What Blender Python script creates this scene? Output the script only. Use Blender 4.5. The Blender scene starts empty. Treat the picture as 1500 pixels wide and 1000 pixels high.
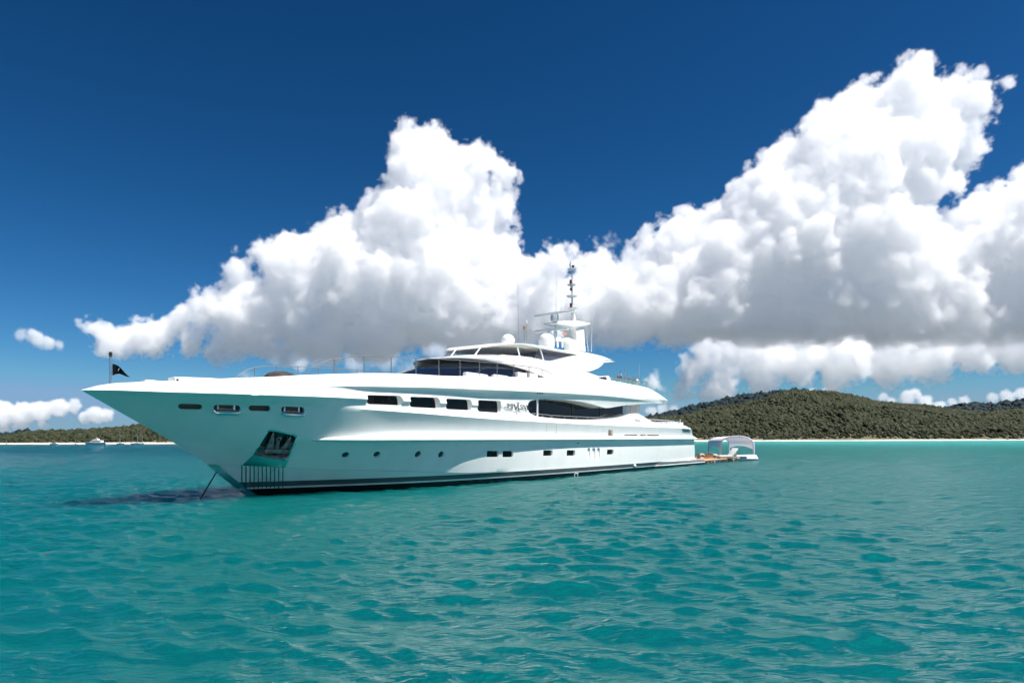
import bpy, bmesh, math, random
import numpy as np
from mathutils import Vector, Matrix
from mathutils.bvhtree import BVHTree
sc = bpy.context.scene
COL = sc.collection
R = math.radians
random.seed(7)
# ---------------------------------------------------------------- camera
CAM_H = 1.9; FPX = 1000.0; CX = 750.0; CY = 643.6; ROLL = 0.0035
cam = bpy.data.cameras.new('camera'); cam.lens = 24; cam.sensor_width = 36
cam.shift_y = (CY - 500) / 1500; cam.clip_start = 0.1; cam.clip_end = 90000
camo = bpy.data.objects.new('camera', cam); COL.objects.link(camo)
camo.location = (0, 0, CAM_H); camo.rotation_euler = (R(90), ROLL, 0); sc.camera = camo
# ---------------------------------------------------------------- sky and sun
SUN_EL = R(63); SUN_DIR = (0.93, -0.37)
w = bpy.data.worlds.new('World'); sc.world = w; w.use_nodes = True
wn = w.node_tree; bg = wn.nodes['Background']
sky = wn.nodes.new('ShaderNodeTexSky'); sky.sky_type = 'NISHITA'; sky.sun_disc = False
sky.sun_elevation = SUN_EL; sky.sun_rotation = math.atan2(SUN_DIR[0], SUN_DIR[1])
sky.altitude = 0; sky.air_density = 1.0; sky.dust_density = 0.0; sky.ozone_density = 6.0
# polarised, clear tropical sky: each channel of the physical sky is steepened
sp_ = wn.nodes.new('ShaderNodeSeparateColor'); cb_ = wn.nodes.new('ShaderNodeCombineColor'); wn.links.new(sky.outputs[0], sp_.inputs[0])
for i_, (A_, p_, m_) in enumerate(((10*1.00, 2.15, 2.0), (10*.815, 1.56, 3.5), (10*.935, 1.62, 5.6))):
    q1 = wn.nodes.new('ShaderNodeMath'); q1.operation = 'MULTIPLY'; q1.inputs[1].default_value = .1; wn.links.new(sp_.outputs[i_], q1.inputs[0])
    q2 = wn.nodes.new('ShaderNodeMath'); q2.operation = 'POWER'; q2.inputs[1].default_value = p_; wn.links.new(q1.outputs[0], q2.inputs[0])
    q3 = wn.nodes.new('ShaderNodeMath'); q3.operation = 'MULTIPLY'; q3.inputs[1].default_value = A_; wn.links.new(q2.outputs[0], q3.inputs[0])
    q4 = wn.nodes.new('ShaderNodeMath'); q4.operation = 'MINIMUM'; q4.inputs[1].default_value = m_; wn.links.new(q3.outputs[0], q4.inputs[0])
    if i_ == 1: green_ = q4
    if i_ == 2:
        q5 = wn.nodes.new('ShaderNodeMath'); q5.operation = 'MULTIPLY'; q5.inputs[1].default_value = 1.36; wn.links.new(green_.outputs[0], q5.inputs[0])
        q6 = wn.nodes.new('ShaderNodeMath'); q6.operation = 'MAXIMUM'; wn.links.new(q5.outputs[0], q6.inputs[0]); wn.links.new(q4.outputs[0], q6.inputs[1]); q4 = q6
    wn.links.new(q4.outputs[0], cb_.inputs[i_])
wn.links.new(cb_.outputs[0], bg.inputs[0]); bg.inputs[1].default_value = 0.067
sv = Vector((SUN_DIR[0] * math.cos(SUN_EL), SUN_DIR[1] * math.cos(SUN_EL), math.sin(SUN_EL)))
sl = bpy.data.lights.new('sun', 'SUN'); sl.energy = 4.8; sl.angle = R(0.53); sl.color = (1, 0.96, 0.9)
so = bpy.data.objects.new('sun', sl); COL.objects.link(so); so.rotation_euler = sv.to_track_quat('Z', 'Y').to_euler()
sc.view_settings.view_transform = 'Standard'; sc.view_settings.look = 'None'
sc.view_settings.exposure = 0.80; sc.view_settings.gamma = 1.0
sc.cycles.volume_bounces = 26; sc.cycles.max_bounces = 26; sc.cycles.volume_step_rate = 4.0
sc.cycles.volume_max_steps = 128; sc.cycles.use_denoising = True
sc.cycles.caustics_reflective = False; sc.cycles.caustics_refractive = False
sc.cycles.sample_clamp_indirect = 8; sc.cycles.use_adaptive_sampling = True; sc.cycles.adaptive_threshold = 0.04; sc.cycles.adaptive_min_samples = 16
# ---------------------------------------------------------------- materials
def mat(name, col, rough=0.5, metal=0.0, **kw):
    m = bpy.data.materials.new(name); m.use_nodes = True
    p = m.node_tree.nodes['Principled BSDF']
    p.inputs['Base Color'].default_value = (*col, 1); p.inputs['Roughness'].default_value = rough
    p.inputs['Metallic'].default_value = metal
    for k, v in kw.items(): p.inputs[k.replace('_', ' ')].default_value = v
    return m
def noise_col(m, c1, c2, scale, detail=4, lo=0.35, hi=0.65, bump=0.0, bscale=None, obj=True, stretch=None):
    t = m.node_tree; p = t.nodes['Principled BSDF']
    tc = t.nodes.new('ShaderNodeTexCoord'); src = tc.outputs['Object']
    if stretch:
        mp = t.nodes.new('ShaderNodeMapping'); mp.inputs['Scale'].default_value = stretch
        t.links.new(src, mp.inputs[0]); src = mp.outputs[0]
    n = t.nodes.new('ShaderNodeTexNoise'); n.inputs['Scale'].default_value = scale; n.inputs['Detail'].default_value = detail
    t.links.new(src, n.inputs['Vector'])
    cr = t.nodes.new('ShaderNodeValToRGB'); e = cr.color_ramp.elements
    e[0].position = lo; e[0].color = (*c1, 1); e[1].position = hi; e[1].color = (*c2, 1)
    t.links.new(n.outputs[0], cr.inputs[0]); t.links.new(cr.outputs[0], p.inputs['Base Color'])
    if bump:
        n2 = t.nodes.new('ShaderNodeTexNoise'); n2.inputs['Scale'].default_value = bscale or scale; n2.inputs['Detail'].default_value = 5
        t.links.new(src, n2.inputs['Vector']); b = t.nodes.new('ShaderNodeBump'); b.inputs['Strength'].default_value = 1
        b.inputs['Distance'].default_value = bump; t.links.new(n2.outputs[0], b.inputs['Height']); t.links.new(b.outputs[0], p.inputs['Normal'])
    return m
WHITE = mat('white_gelcoat', (.80, .80, .79), .12)
noise_col(WHITE, (.76, .765, .755), (.82, .82, .81), .6, 3)
RAILM = mat('rail_steel', (.13, .14, .15), .45, 0.0)
STEEL = mat('polished_steel', (.72, .73, .74), .12, 1.0)
SATIN = mat('satin_steel', (.55, .56, .57), .3, 1.0)
DGLASS = mat('dark_window', (.004, .004, .005), .06, Specular_IOR_Level=.22)
noise_col(DGLASS, (.003, .003, .004), (.012, .011, .010), 1.3, 3)
BLACK = mat('black_plastic', (.012, .012, .013), .45)
GREY = mat('grey_paint', (.32, .34, .36), .4)
RED = mat('red_lamp_glass', (.35, .01, .01), .25)
AMBER = mat('brass_lamp', (.45, .26, .05), .35, .6)
BEIGE = mat('headlining', (.90, .83, .74), .7)
TEAK = mat('teak', (.46, .28, .16), .55)
noise_col(TEAK, (.38, .21, .11), (.58, .38, .22), 2.2, 5, .3, .7, stretch=(1, 14, 1))
COPPER = mat('copper_trim', (.62, .38, .27), .4)  # warm copper colour for slots, rollers, horns and hinges
NAVY = mat('tinted_panel', (.045, .055, .10), .2)
def hull_material():
    m = mat('hull_paint', (.80, .80, .79), .09); t = m.node_tree; p = t.nodes['Principled BSDF']
    tc = t.nodes.new('ShaderNodeTexCoord'); sp = t.nodes.new('ShaderNodeSeparateXYZ'); t.links.new(tc.outputs['Object'], sp.inputs[0])
    ad = t.nodes.new('ShaderNodeMath'); ad.operation = 'MULTIPLY_ADD'; ad.inputs[1].default_value = .0022
    t.links.new(sp.outputs[0], ad.inputs[0]); t.links.new(sp.outputs[2], ad.inputs[2])
    dv = t.nodes.new('ShaderNodeMath'); dv.operation = 'DIVIDE'; dv.inputs[1].default_value = 4.; t.links.new(ad.outputs[0], dv.inputs[0])
    cr = t.nodes.new('ShaderNodeValToRGB'); cr.color_ramp.interpolation = 'CONSTANT'; e = cr.color_ramp.elements
    e[0].position = 0; e[0].color = (.006, .006, .006, 1)
    e[1].position = .225 / 4; e[1].color = (.90, .90, .89, 1)
    a = e.new(.285 / 4); a.color = (.10, .115, .12, 1)
    a = e.new(.47 / 4); a.color = (.90, .90, .89, 1)
    n = t.nodes.new('ShaderNodeTexNoise'); n.inputs['Scale'].default_value = .5; n.inputs['Detail'].default_value = 5
    mp = t.nodes.new('ShaderNodeMapping'); mp.inputs['Scale'].default_value = (3, 1, .35); t.links.new(tc.outputs['Object'], mp.inputs[0]); t.links.new(mp.outputs[0], n.inputs['Vector'])
    cr2 = t.nodes.new('ShaderNodeValToRGB'); cr2.color_ramp.elements[0].position = .3; cr2.color_ramp.elements[0].color = (.95, .95, .94, 1)
    cr2.color_ramp.elements[1].position = .7; t.links.new(n.outputs[0], cr2.inputs[0])
    mx = t.nodes.new('ShaderNodeMix'); mx.data_type = 'RGBA'; mx.blend_type = 'MULTIPLY'; mx.inputs[0].default_value = 1
    t.links.new(dv.outputs[0], cr.inputs[0]); t.links.new(cr.outputs[0], mx.inputs[6]); t.links.new(cr2.outputs[0], mx.inputs[7])
    t.links.new(mx.outputs[2], p.inputs['Base Color'])
    n3 = t.nodes.new('ShaderNodeTexNoise'); n3.inputs['Scale'].default_value = .35; n3.inputs['Detail'].default_value = 1
    t.links.new(tc.outputs['Object'], n3.inputs['Vector']); b = t.nodes.new('ShaderNodeBump'); b.inputs['Distance'].default_value = .02; b.inputs['Strength'].default_value = .5
    t.links.new(n3.outputs[0], b.inputs['Height']); t.links.new(b.outputs[0], p.inputs['Normal'])
    return m
HULLM = hull_material()
def clear_material(name, tint, alpha, rough=.02):
    m = mat(name, tint, rough); p = m.node_tree.nodes['Principled BSDF']; p.inputs['Alpha'].default_value = alpha
    return m
CLEAR = clear_material('clear_vinyl', (.30, .36, .50), .05)
TINTV = clear_material('tinted_vinyl', (.06, .07, .13), .62)
GLASSR = clear_material('rail_glass', (.12, .30, .30), .45)
# ---------------------------------------------------------------- mesh helpers
class MB:
    def __init__(s): s.v = []; s.f = []
    def add(s, vs, fs):
        o = len(s.v); s.v += [tuple(map(float, p)) for p in vs]; s.f += [tuple(i + o for i in f) for f in fs]; return s
    def box(s, a, b):
        x0, y0, z0 = a; x1, y1, z1 = b
        return s.add([(x0,y0,z0),(x1,y0,z0),(x1,y1,z0),(x0,y1,z0),(x0,y0,z1),(x1,y0,z1),(x1,y1,z1),(x0,y1,z1)],
                     [(0,3,2,1),(4,5,6,7),(0,1,5,4),(1,2,6,5),(2,3,7,6),(3,0,4,7)])
    def tube(s, pts, r, n=8):
        pts = [Vector(p) for p in pts]; rs = r if isinstance(r, (list, tuple)) else [r] * len(pts); vs = []; up = None
        for i, p in enumerate(pts):
            d = (pts[min(i+1, len(pts)-1)] - pts[max(i-1, 0)]).normalized()
            if up is None: up = Vector((0,0,1)) if abs(d.z) < .9 else Vector((1,0,0))
            a = d.cross(up).normalized(); b = a.cross(d).normalized(); up = b
            for k in range(n):
                t = 2*math.pi*k/n; vs.append(p + a*math.cos(t)*rs[i] + b*math.sin(t)*rs[i])
        m = len(pts)
        fs = [(i*n+k, i*n+(k+1)%n, (i+1)*n+(k+1)%n, (i+1)*n+k) for i in range(m-1) for k in range(n)]
        fs += [tuple(range(n-1,-1,-1)), tuple((m-1)*n+k for k in range(n))]
        return s.add(vs, fs)
    def lathe(s, c, prof, n=24, sx=1, sy=1):
        vs = [(c[0]+r*math.cos(2*math.pi*k/n)*sx, c[1]+r*math.sin(2*math.pi*k/n)*sy, c[2]+z) for r, z in prof for k in range(n)]
        m = len(prof); fs = [(i*n+k, i*n+(k+1)%n, (i+1)*n+(k+1)%n, (i+1)*n+k) for i in range(m-1) for k in range(n)]
        fs += [tuple(range(n-1,-1,-1)), tuple((m-1)*n+k for k in range(n))]
        return s.add(vs, fs)
    def ball(s, c, r, n=16, sz=1.0):
        prof = [(max(1e-4, r*math.cos(t)), r*math.sin(t)*sz) for t in np.linspace(-math.pi/2, math.pi/2, n//2+1)]
        return s.lathe(c, prof, n)
    def prism(s, poly, y0, y1):                       # polygon in (x,z), extruded along y
        n = len(poly); vs = [(x,y0,z) for x,z in poly] + [(x,y1,z) for x,z in poly]
        return s.add(vs, [tuple(range(n)), tuple(range(2*n-1,n-1,-1))] + [(i, i+n, (i+1)%n+n, (i+1)%n) for i in range(n)])
    def frame_prism(s, outlines, loops_close=True):   # list of loops of 3D points with equal count
        n = len(outlines[0]); o = len(s.v)
        for L in outlines: s.v += [tuple(map(float, p)) for p in L]
        m = len(outlines)
        s.f += [(o+i*n+k, o+i*n+(k+1)%n, o+(i+1)*n+(k+1)%n, o+(i+1)*n+k) for i in range(m-1) for k in range(n)]
        s.f += [tuple(o+k for k in range(n-1,-1,-1)), tuple(o+(m-1)*n+k for k in range(n))]
        return s
    def symring(s, rings, capb=True, capt=True):      # open loops that mirror in y, closed across
        n = len(rings[0]); o = len(s.v); m = len(rings)
        for L in rings: s.v += [tuple(map(float, p)) for p in L]
        s.f += [(o+i*n+k, o+i*n+(k+1)%n, o+(i+1)*n+(k+1)%n, o+(i+1)*n+k) for i in range(m-1) for k in range(n)]
        for top, i in ((0, 0), (1, m-1)):
            if (top and not capt) or (not top and not capb): continue
            for k in range(n//2 - (0 if n % 2 else 1)):
                q = [o+i*n+k, o+i*n+k+1, o+i*n+n-2-k, o+i*n+n-1-k]
                if q[1] == q[2]: q = [q[0], q[1], q[3]]
                s.f.append(tuple(q if top else q[::-1]))
        return s
def link(name, me, m=None, parent=None, smooth=35, bevel=0.0):
    bm = bmesh.new(); bm.from_mesh(me); bmesh.ops.recalc_face_normals(bm, faces=bm.faces)
    if bevel: bmesh.ops.bevel(bm, geom=[e for e in bm.edges if e.is_manifold and e.calc_face_angle(0) > .5], offset=bevel, segments=2, affect='EDGES', profile=.6)
    bm.to_mesh(me); bm.free()
    if smooth:
        me.polygons.foreach_set('use_smooth', [True]*len(me.polygons)); me.set_sharp_from_angle(angle=R(smooth))
    o = bpy.data.objects.new(name, me); COL.objects.link(o)
    if m: me.materials.append(m)
    if parent: o.parent = parent
    return o
def obj(name, mb, m=None, parent=None, smooth=35, bevel=0.0):
    me = bpy.data.meshes.new(name); me.from_pydata(mb.v, [], mb.f); me.update()
    return link(name, me, m, parent, smooth, bevel)
def tag(o, label=None, cat=None, group=None, kind=None):
    for k, v in (('label', label), ('category', cat), ('group', group), ('kind', kind)):
        if v: o[k] = v
    return o
def thing(name, label, cat, loc=(0,0,0), rz=0, group=None):
    o = bpy.data.objects.new(name, None); COL.objects.link(o); o.location = loc; o.rotation_euler = (0,0,rz); o.empty_display_size = .3
    return tag(o, label, cat, group)
def pchip(tab):
    x = np.array([p[0] for p in tab], float); y = np.array([p[1] for p in tab], float)
    h = np.diff(x); d = np.diff(y)/h; m = np.zeros(len(x))
    for i in range(1, len(x)-1):
        if d[i-1]*d[i] > 0: w1 = 2*h[i]+h[i-1]; w2 = h[i]+2*h[i-1]; m[i] = (w1+w2)/(w1/d[i-1]+w2/d[i])
    m[0] = d[0]; m[-1] = d[-1]
    def f(q):
        if q <= x[0]: return y[0]
        if q >= x[-1]: return y[-1]
        i = int(np.searchsorted(x, q) - 1); t = (q-x[i])/h[i]
        return float((1+2*t)*(1-t)**2*y[i]+t*(1-t)**2*h[i]*m[i]+t*t*(3-2*t)*y[i+1]+t*t*(t-1)*h[i]*m[i+1])
    return f
# ---------------------------------------------------------------- the yacht's frame: x aft from the stem, -y to the near side, z up
TH = R(55.3); AX = (math.cos(TH), math.sin(TH)); NX = (math.sin(TH), -math.cos(TH)); ST = (-9.09, 23.6)
def uv(px, py):
    u = px-CX; v = CY-py
    return (u+ROLL*v)/FPX, (v-ROLL*u)/FPX
def T(px, py, b=0.0):                                  # survey helper: a sight line meets the fore-and-aft plane b metres off the centreline
    f = b if callable(b) else (lambda s: b)
    s = 5.; k, v = uv(px, py)
    for _ in range(40):
        bb = f(s); s = (k*(ST[1]+bb*NX[1])-ST[0]-bb*NX[0])/(AX[0]-k*AX[1])
    Y = ST[1]+s*AX[1]+bb*NX[1]
    return s, CAM_H+v*Y
def P3(px, py, b=0.0):
    s, z = T(px, py, b); return (s, -(b(s) if callable(b) else b), z)
# ---------------------------------------------------------------- water
def water():
    rng = np.random.RandomState(3)
    ang = np.concatenate([np.linspace(-180, -48, 60)[:-1], np.linspace(-48, 48, 1150), np.linspace(48, 180, 60)[1:]])
    ang = np.radians(ang)
    rr = [1.2]
    while rr[-1] < 240:
        d = rr[-1]; rr.append(d + max(.045, min(.12 + max(0, d-35)*.010, d*.0055)))
    while rr[-1] < 26000: rr.append(rr[-1]*1.12)
    rr = np.array(rr); A, Q = np.meshgrid(ang, rr)
    X = Q*np.sin(A); Y = Q*np.cos(A); Z = np.zeros_like(X); DX = np.zeros_like(X); DY = np.zeros_like(X)
    step = np.gradient(rr)[:, None]
    wind = R(250)
    for i in range(95):
        L = .20*(1.045**i) if i < 80 else 7+(i-80)*.8
        k = 2*math.pi/L; th = wind + rng.normal(0, .42 if L < 3 else .28); kx, ky = k*math.cos(th), k*math.sin(th)
        a = .0098*L*rng.uniform(.6, 1.25)*(1 if L < .6 else (.6/L)**1.3)
        ph = rng.uniform(0, 6.28)
        fade = np.clip((L/(step*2.4))-.6, 0, 1)*np.clip((200-Q)/120, 0, 1)
        arg = kx*X+ky*Y+ph; Z += a*fade*np.cos(arg); s_ = a*fade*.8*np.sin(arg); DX -= s_*math.cos(th); DY -= s_*math.sin(th)
    # wind patches: some of the surface is rougher than the rest
    patch = .85+.2*np.sin(X*.11+Y*.05+1)*np.sin(Y*.09-X*.04)
    Z *= patch; X2 = X+DX*patch; Y2 = Y+DY*patch
    nr, na = X.shape
    co = np.stack([X2, Y2, Z], -1).reshape(-1, 3).astype(np.float32)
    i, j = np.meshgrid(np.arange(nr-1), np.arange(na-1), indexing='ij'); b = (i*na+j).ravel()
    f = np.stack([b, b+na, b+na+1, b+1], -1)
    me = bpy.data.meshes.new('sea'); me.vertices.add(len(co)); me.vertices.foreach_set('co', co.ravel())
    me.loops.add(f.size); me.loops.foreach_set('vertex_index', f.ravel().astype(np.int32)); me.polygons.add(len(f))
    me.polygons.foreach_set('loop_start', (np.arange(len(f))*4).astype(np.int32)); me.polygons.foreach_set('loop_total', np.full(len(f), 4, np.int32))
    me.polygons.foreach_set('use_smooth', np.ones(len(f), bool)); me.update(calc_edges=True)
    m = mat('sea_water', (0, .13, .14), .04, **{'Specular_IOR_Level': 0.0}); t = m.node_tree; p = t.nodes['Principled BSDF']
    tc = t.nodes.new('ShaderNodeTexCoord')
    sp = t.nodes.new('ShaderNodeSeparateXYZ'); t.links.new(tc.outputs['Object'], sp.inputs[0])
    def M(op, a, b=None, c=None, clamp=False):
        n = t.nodes.new('ShaderNodeMath'); n.operation = op; n.use_clamp = clamp
        for q, v in enumerate((a, b, c)):
            if v is None: continue
            if isinstance(v, (int, float)): n.inputs[q].default_value = v
            else: t.links.new(v, n.inputs[q])
        return n.outputs[0]
    n = t.nodes.new('ShaderNodeTexNoise'); n.inputs['Scale'].default_value = .03; n.inputs['Detail'].default_value = 3; t.links.new(tc.outputs['Object'], n.inputs['Vector'])
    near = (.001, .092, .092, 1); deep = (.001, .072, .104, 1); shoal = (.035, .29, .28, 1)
    # deeper blue water lies to the left, pale shoal water under the sandbar, carried nearer on the right as painted cloud reflection
    fl = M('MULTIPLY_ADD', sp.outputs[0], -.012, M('MULTIPLY_ADD', sp.outputs[1], .0035, -.15), clamp=True)
    fl = M('MULTIPLY', fl, M('MULTIPLY_ADD', n.outputs[0], .9, .55), clamp=True)
    mx = t.nodes.new('ShaderNodeMix'); mx.data_type = 'RGBA'; mx.inputs[6].default_value = near; mx.inputs[7].default_value = deep; t.links.new(fl, mx.inputs[0])
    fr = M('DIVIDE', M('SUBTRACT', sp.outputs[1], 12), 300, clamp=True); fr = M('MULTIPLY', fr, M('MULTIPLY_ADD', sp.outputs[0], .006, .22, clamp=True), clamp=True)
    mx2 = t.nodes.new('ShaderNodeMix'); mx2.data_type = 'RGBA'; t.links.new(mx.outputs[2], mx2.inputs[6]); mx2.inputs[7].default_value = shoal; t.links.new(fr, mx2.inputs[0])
    dist = M('SQRT', M('ADD', M('MULTIPLY', sp.outputs[0], sp.outputs[0]), M('MULTIPLY', sp.outputs[1], sp.outputs[1])))
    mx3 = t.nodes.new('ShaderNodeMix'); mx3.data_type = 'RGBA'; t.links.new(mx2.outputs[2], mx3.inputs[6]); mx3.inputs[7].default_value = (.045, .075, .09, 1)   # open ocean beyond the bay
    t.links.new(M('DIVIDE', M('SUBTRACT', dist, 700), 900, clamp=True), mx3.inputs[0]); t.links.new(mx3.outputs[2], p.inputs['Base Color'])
    # fine ripples
    def rip(scale, st, rot, det):
        mp = t.nodes.new('ShaderNodeMapping'); mp.inputs['Scale'].default_value = st; mp.inputs['Rotation'].default_value = (0, 0, rot)
        t.links.new(tc.outputs['Object'], mp.inputs[0]); q = t.nodes.new('ShaderNodeTexNoise'); q.inputs['Scale'].default_value = scale; q.inputs['Detail'].default_value = det; q.inputs['Distortion'].default_value = .6
        t.links.new(mp.outputs[0], q.inputs['Vector']); return q.outputs[0]
    far = M('DIVIDE', M('SUBTRACT', dist, 25), 120, clamp=True)
    h = M('ADD', M('ADD', M('MULTIPLY', rip(3.2, (1, 2.6, 1), R(-8), 2), .030), M('MULTIPLY', rip(13, (1, 1.7, 1), R(15), 3), .009)), M('MULTIPLY', rip(.9, (1, 2.0, 1), R(-12), 5), M('MULTIPLY', far, .24)))
    b = t.nodes.new('ShaderNodeBump'); b.inputs['Strength'].default_value = 1; b.inputs['Distance'].default_value = 1
    t.links.new(h, b.inputs['Height']); t.links.new(b.outputs[0], p.inputs['Normal'])
    gl = t.nodes.new('ShaderNodeBsdfGlossy'); gl.inputs['Roughness'].default_value = .035; t.links.new(b.outputs[0], gl.inputs['Normal'])
    fr_ = t.nodes.new('ShaderNodeFresnel'); fr_.inputs['IOR'].default_value = 1.33; t.links.new(b.outputs[0], fr_.inputs['Normal'])
    ms = t.nodes.new('ShaderNodeMixShader'); t.links.new(M('MULTIPLY', fr_.outputs[0], .31), ms.inputs[0])     # a polariser takes much of the surface glare
    t.links.new(p.outputs[0], ms.inputs[1]); t.links.new(gl.outputs[0], ms.inputs[2]); t.links.new(ms.outputs[0], t.nodes['Material Output'].inputs[0])
    p.subsurface_method = 'BURLEY'; p.inputs['Subsurface Weight'].default_value = 1.0; p.inputs['Subsurface Radius'].default_value = (.4, 1.6, 1.6); p.inputs['Subsurface Scale'].default_value = 3.0
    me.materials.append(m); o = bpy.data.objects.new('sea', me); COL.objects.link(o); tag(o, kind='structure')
water()
# ---------------------------------------------------------------- land
_G = {}
def vnoise(x, y, seed=0):
    if seed not in _G: _G[seed] = np.random.RandomState(seed).rand(256, 256)
    g = _G[seed]; xi = np.floor(x).astype(int); yi = np.floor(y).astype(int); fx = x-xi; fy = y-yi
    fx = fx*fx*(3-2*fx); fy = fy*fy*(3-2*fy); G = lambda a, b: g[a % 256, b % 256]
    return (G(xi,yi)*(1-fx)+G(xi+1,yi)*fx)*(1-fy)+(G(xi,yi+1)*(1-fx)+G(xi+1,yi+1)*fx)*fy
def fbm(x, y, s, o=4, seed=0): return sum(vnoise(x*s*2**i, y*s*2**i, seed+i)*.5**(i+1) for i in range(o))
ICO = None
def crowns_mesh(name, pts, m, seed=1):
    global ICO
    if ICO is None:
        bm = bmesh.new(); bmesh.ops.create_icosphere(bm, subdivisions=1, radius=1); ICO = (np.array([v.co[:] for v in bm.verts]), np.array([[v.index for v in f.verts] for f in bm.faces])); bm.free()
    V, Fc = ICO; r = np.random.RandomState(seed); n = len(pts); P = np.array(pts)
    V3 = np.repeat(V[None], n, 0)*(1+r.uniform(-.38, .38, (n, len(V), 1)))
    V3 *= P[:, None, 3:4]*np.stack([r.uniform(.8, 1.2, n), r.uniform(.8, 1.2, n), r.uniform(.65, 1.25, n)], -1)[:, None]
    co = (V3+P[:, None, :3]).reshape(-1, 3).astype(np.float32); f = (Fc[None]+(np.arange(n)*len(V))[:, None, None]).reshape(-1, 3)
    me = bpy.data.meshes.new(name); me.vertices.add(len(co)); me.vertices.foreach_set('co', co.ravel()); me.loops.add(f.size); me.loops.foreach_set('vertex_index', f.ravel().astype(np.int32))
    me.polygons.add(len(f)); me.polygons.foreach_set('loop_start', (np.arange(len(f))*3).astype(np.int32)); me.polygons.foreach_set('loop_total', np.full(len(f), 3, np.int32)); me.update(calc_edges=True)
    ca = me.color_attributes.new('tone', 'FLOAT_COLOR', 'POINT'); fb = fbm(P[:, 0]+5000, P[:, 1]+9000+P[:, 2]*6, 1/(P[:, 3].mean()*9), 4, seed); fb = (fb-fb.min())/(np.ptp(fb)+1e-6); tv = np.repeat(np.clip(.5*r.rand(n)**1.3+.62*(fb-.12), 0, 1), len(V)); c = np.stack([tv, np.repeat(r.rand(n), len(V)), tv, np.ones_like(tv)], -1).astype(np.float32); ca.data.foreach_set('color', c.ravel())
    me.materials.append(m); o = bpy.data.objects.new(name, me); COL.objects.link(o); return o
def leaf_material(name, cols):
    m = mat(name, cols[0], .75, Specular_IOR_Level=.15); t = m.node_tree; p = t.nodes['Principled BSDF']
    a = t.nodes.new('ShaderNodeAttribute'); a.attribute_name = 'tone'; sp = t.nodes.new('ShaderNodeSeparateColor'); t.links.new(a.outputs['Color'], sp.inputs[0])
    cr = t.nodes.new('ShaderNodeValToRGB'); e = cr.color_ramp.elements
    for i, c in enumerate(cols):
        q = e[i] if i < 2 else e.new(0)
        q.position = min(1, i/(len(cols)-1)) if i < 5 else .985; q.color = (*c, 1)
    t.links.new(sp.outputs[0], cr.inputs[0]); t.links.new(cr.outputs[0], p.inputs['Base Color'])
    return m
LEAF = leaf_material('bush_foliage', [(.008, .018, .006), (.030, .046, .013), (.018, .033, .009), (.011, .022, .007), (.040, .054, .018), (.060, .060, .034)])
LEAF_HAZE = leaf_material('hazed_foliage', [(.010, .022, .028), (.022, .036, .040), (.015, .028, .034)])  # distance haze painted in as a bluer leaf colour
EARTH = noise_col(mat('hill_earth', (.07, .06, .03), .9), (.035, .038, .016), (.13, .105, .06), .06, 5)
SAND = noise_col(mat('white_sand', (.62, .57, .48), .9), (.46, .42, .34), (.70, .66, .58), .03, 5)
ROCK = noise_col(mat('shore_rock', (.3, .2, .13), .85), (.16, .10, .07), (.46, .33, .22), .25, 5)
def hill(name, ridge, D0, Dr, label, leaf, size, count, seed, shore=None, back=1.25):
    """ridge: list of (bearing px, sight px) silhouette; the ridge stands Dr away, the foot D0 away"""
    f = pchip([(a, uv(a, b)[1]*Dr+CAM_H) for a, b in ridge]); x0, x1 = ridge[0][0], ridge[-1][0]
    NA, NR = int((x1-x0)/3)+2, 46; X = []; hm = []
    def hgt(px, t):                                   # t 0 at the foot, 1 at the ridge, beyond falls again
        h = max(0, f(px)-size*1.1)
        prof = math.sin(min(1, max(0, t))*math.pi/2)**1.0 if t <= 1 else max(0, 1-(t-1)*3)
        wob = .13*h*(fbm(px*.03+seed, t*6., .9, 3, seed)-.5)*min(1, t*3)*(1 if t < .8 else max(0, 1-(t-.8)*5))
        return h*prof+wob*2+1.5*min(1, t*20)-.6
    def pt(px, t):
        D = D0+(Dr-D0)*t; k = (px-CX)/FPX
        return (k*D, D, hgt(px, t))
    mb = MB(); ts = np.linspace(-.04, 1.3, NR); ps = np.linspace(x0, x1, NA)
    mb.v = [tuple(map(float, pt(p, t))) for p in ps for t in ts]
    mb.f = [(i*NR+j, (i+1)*NR+j, (i+1)*NR+j+1, i*NR+j+1) for i in range(NA-1) for j in range(NR-1)]
    o = obj(name, mb, EARTH, smooth=60); tag(o, kind='structure')
    r = random.Random(seed); pts = []
    for _ in range(count):
        px = r.uniform(x0, x1); t = r.random()**.8*1.04+.02
        p = pt(px, t); s = size*r.choice((.5, .7, .85, 1, 1.15, 1.6))*r.uniform(.85, 1.2)*(.75 if t < .12 else 1)
        pts.append((p[0], p[1], p[2]+s*.35, s))
    for _ in range(count//40):                         # emergent trees along the skyline
        px = r.uniform(x0, x1); p = pt(px, r.uniform(.9, 1.02)); s = size*r.uniform(.4, .75); pts.append((p[0], p[1], p[2]+size*r.uniform(.7, 1.1), s))
    fo = crowns_mesh('forest', pts, leaf, seed); tag(fo, label, 'forest', kind='stuff')
hill('hills', [(838, 628), (900, 622), (950, 615), (1000, 610), (1030, 603), (1050, 599), (1085, 595), (1110, 589), (1140, 581), (1170, 575), (1195, 573.5), (1215, 577), (1250, 582.5), (1300, 592), (1350, 595), (1380, 600), (1420, 604.5), (1460, 605.5), (1500, 604), (1560, 600), (1700, 606), (1800, 625)], 1000, 1500,
     'green and olive bushland covering the big hill on the right', LEAF, 2.5, 70000, 11)
hill('hills', [(1120, 640), (1165, 616), (1205, 597), (1240, 590), (1290, 596), (1360, 602.5), (1430, 606), (1480, 602), (1540, 598), (1700, 610), (1800, 638)], 960, 1180,
     'brown green bushland on the low front spur at the right', LEAF, 2.3, 30000, 16)
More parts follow.
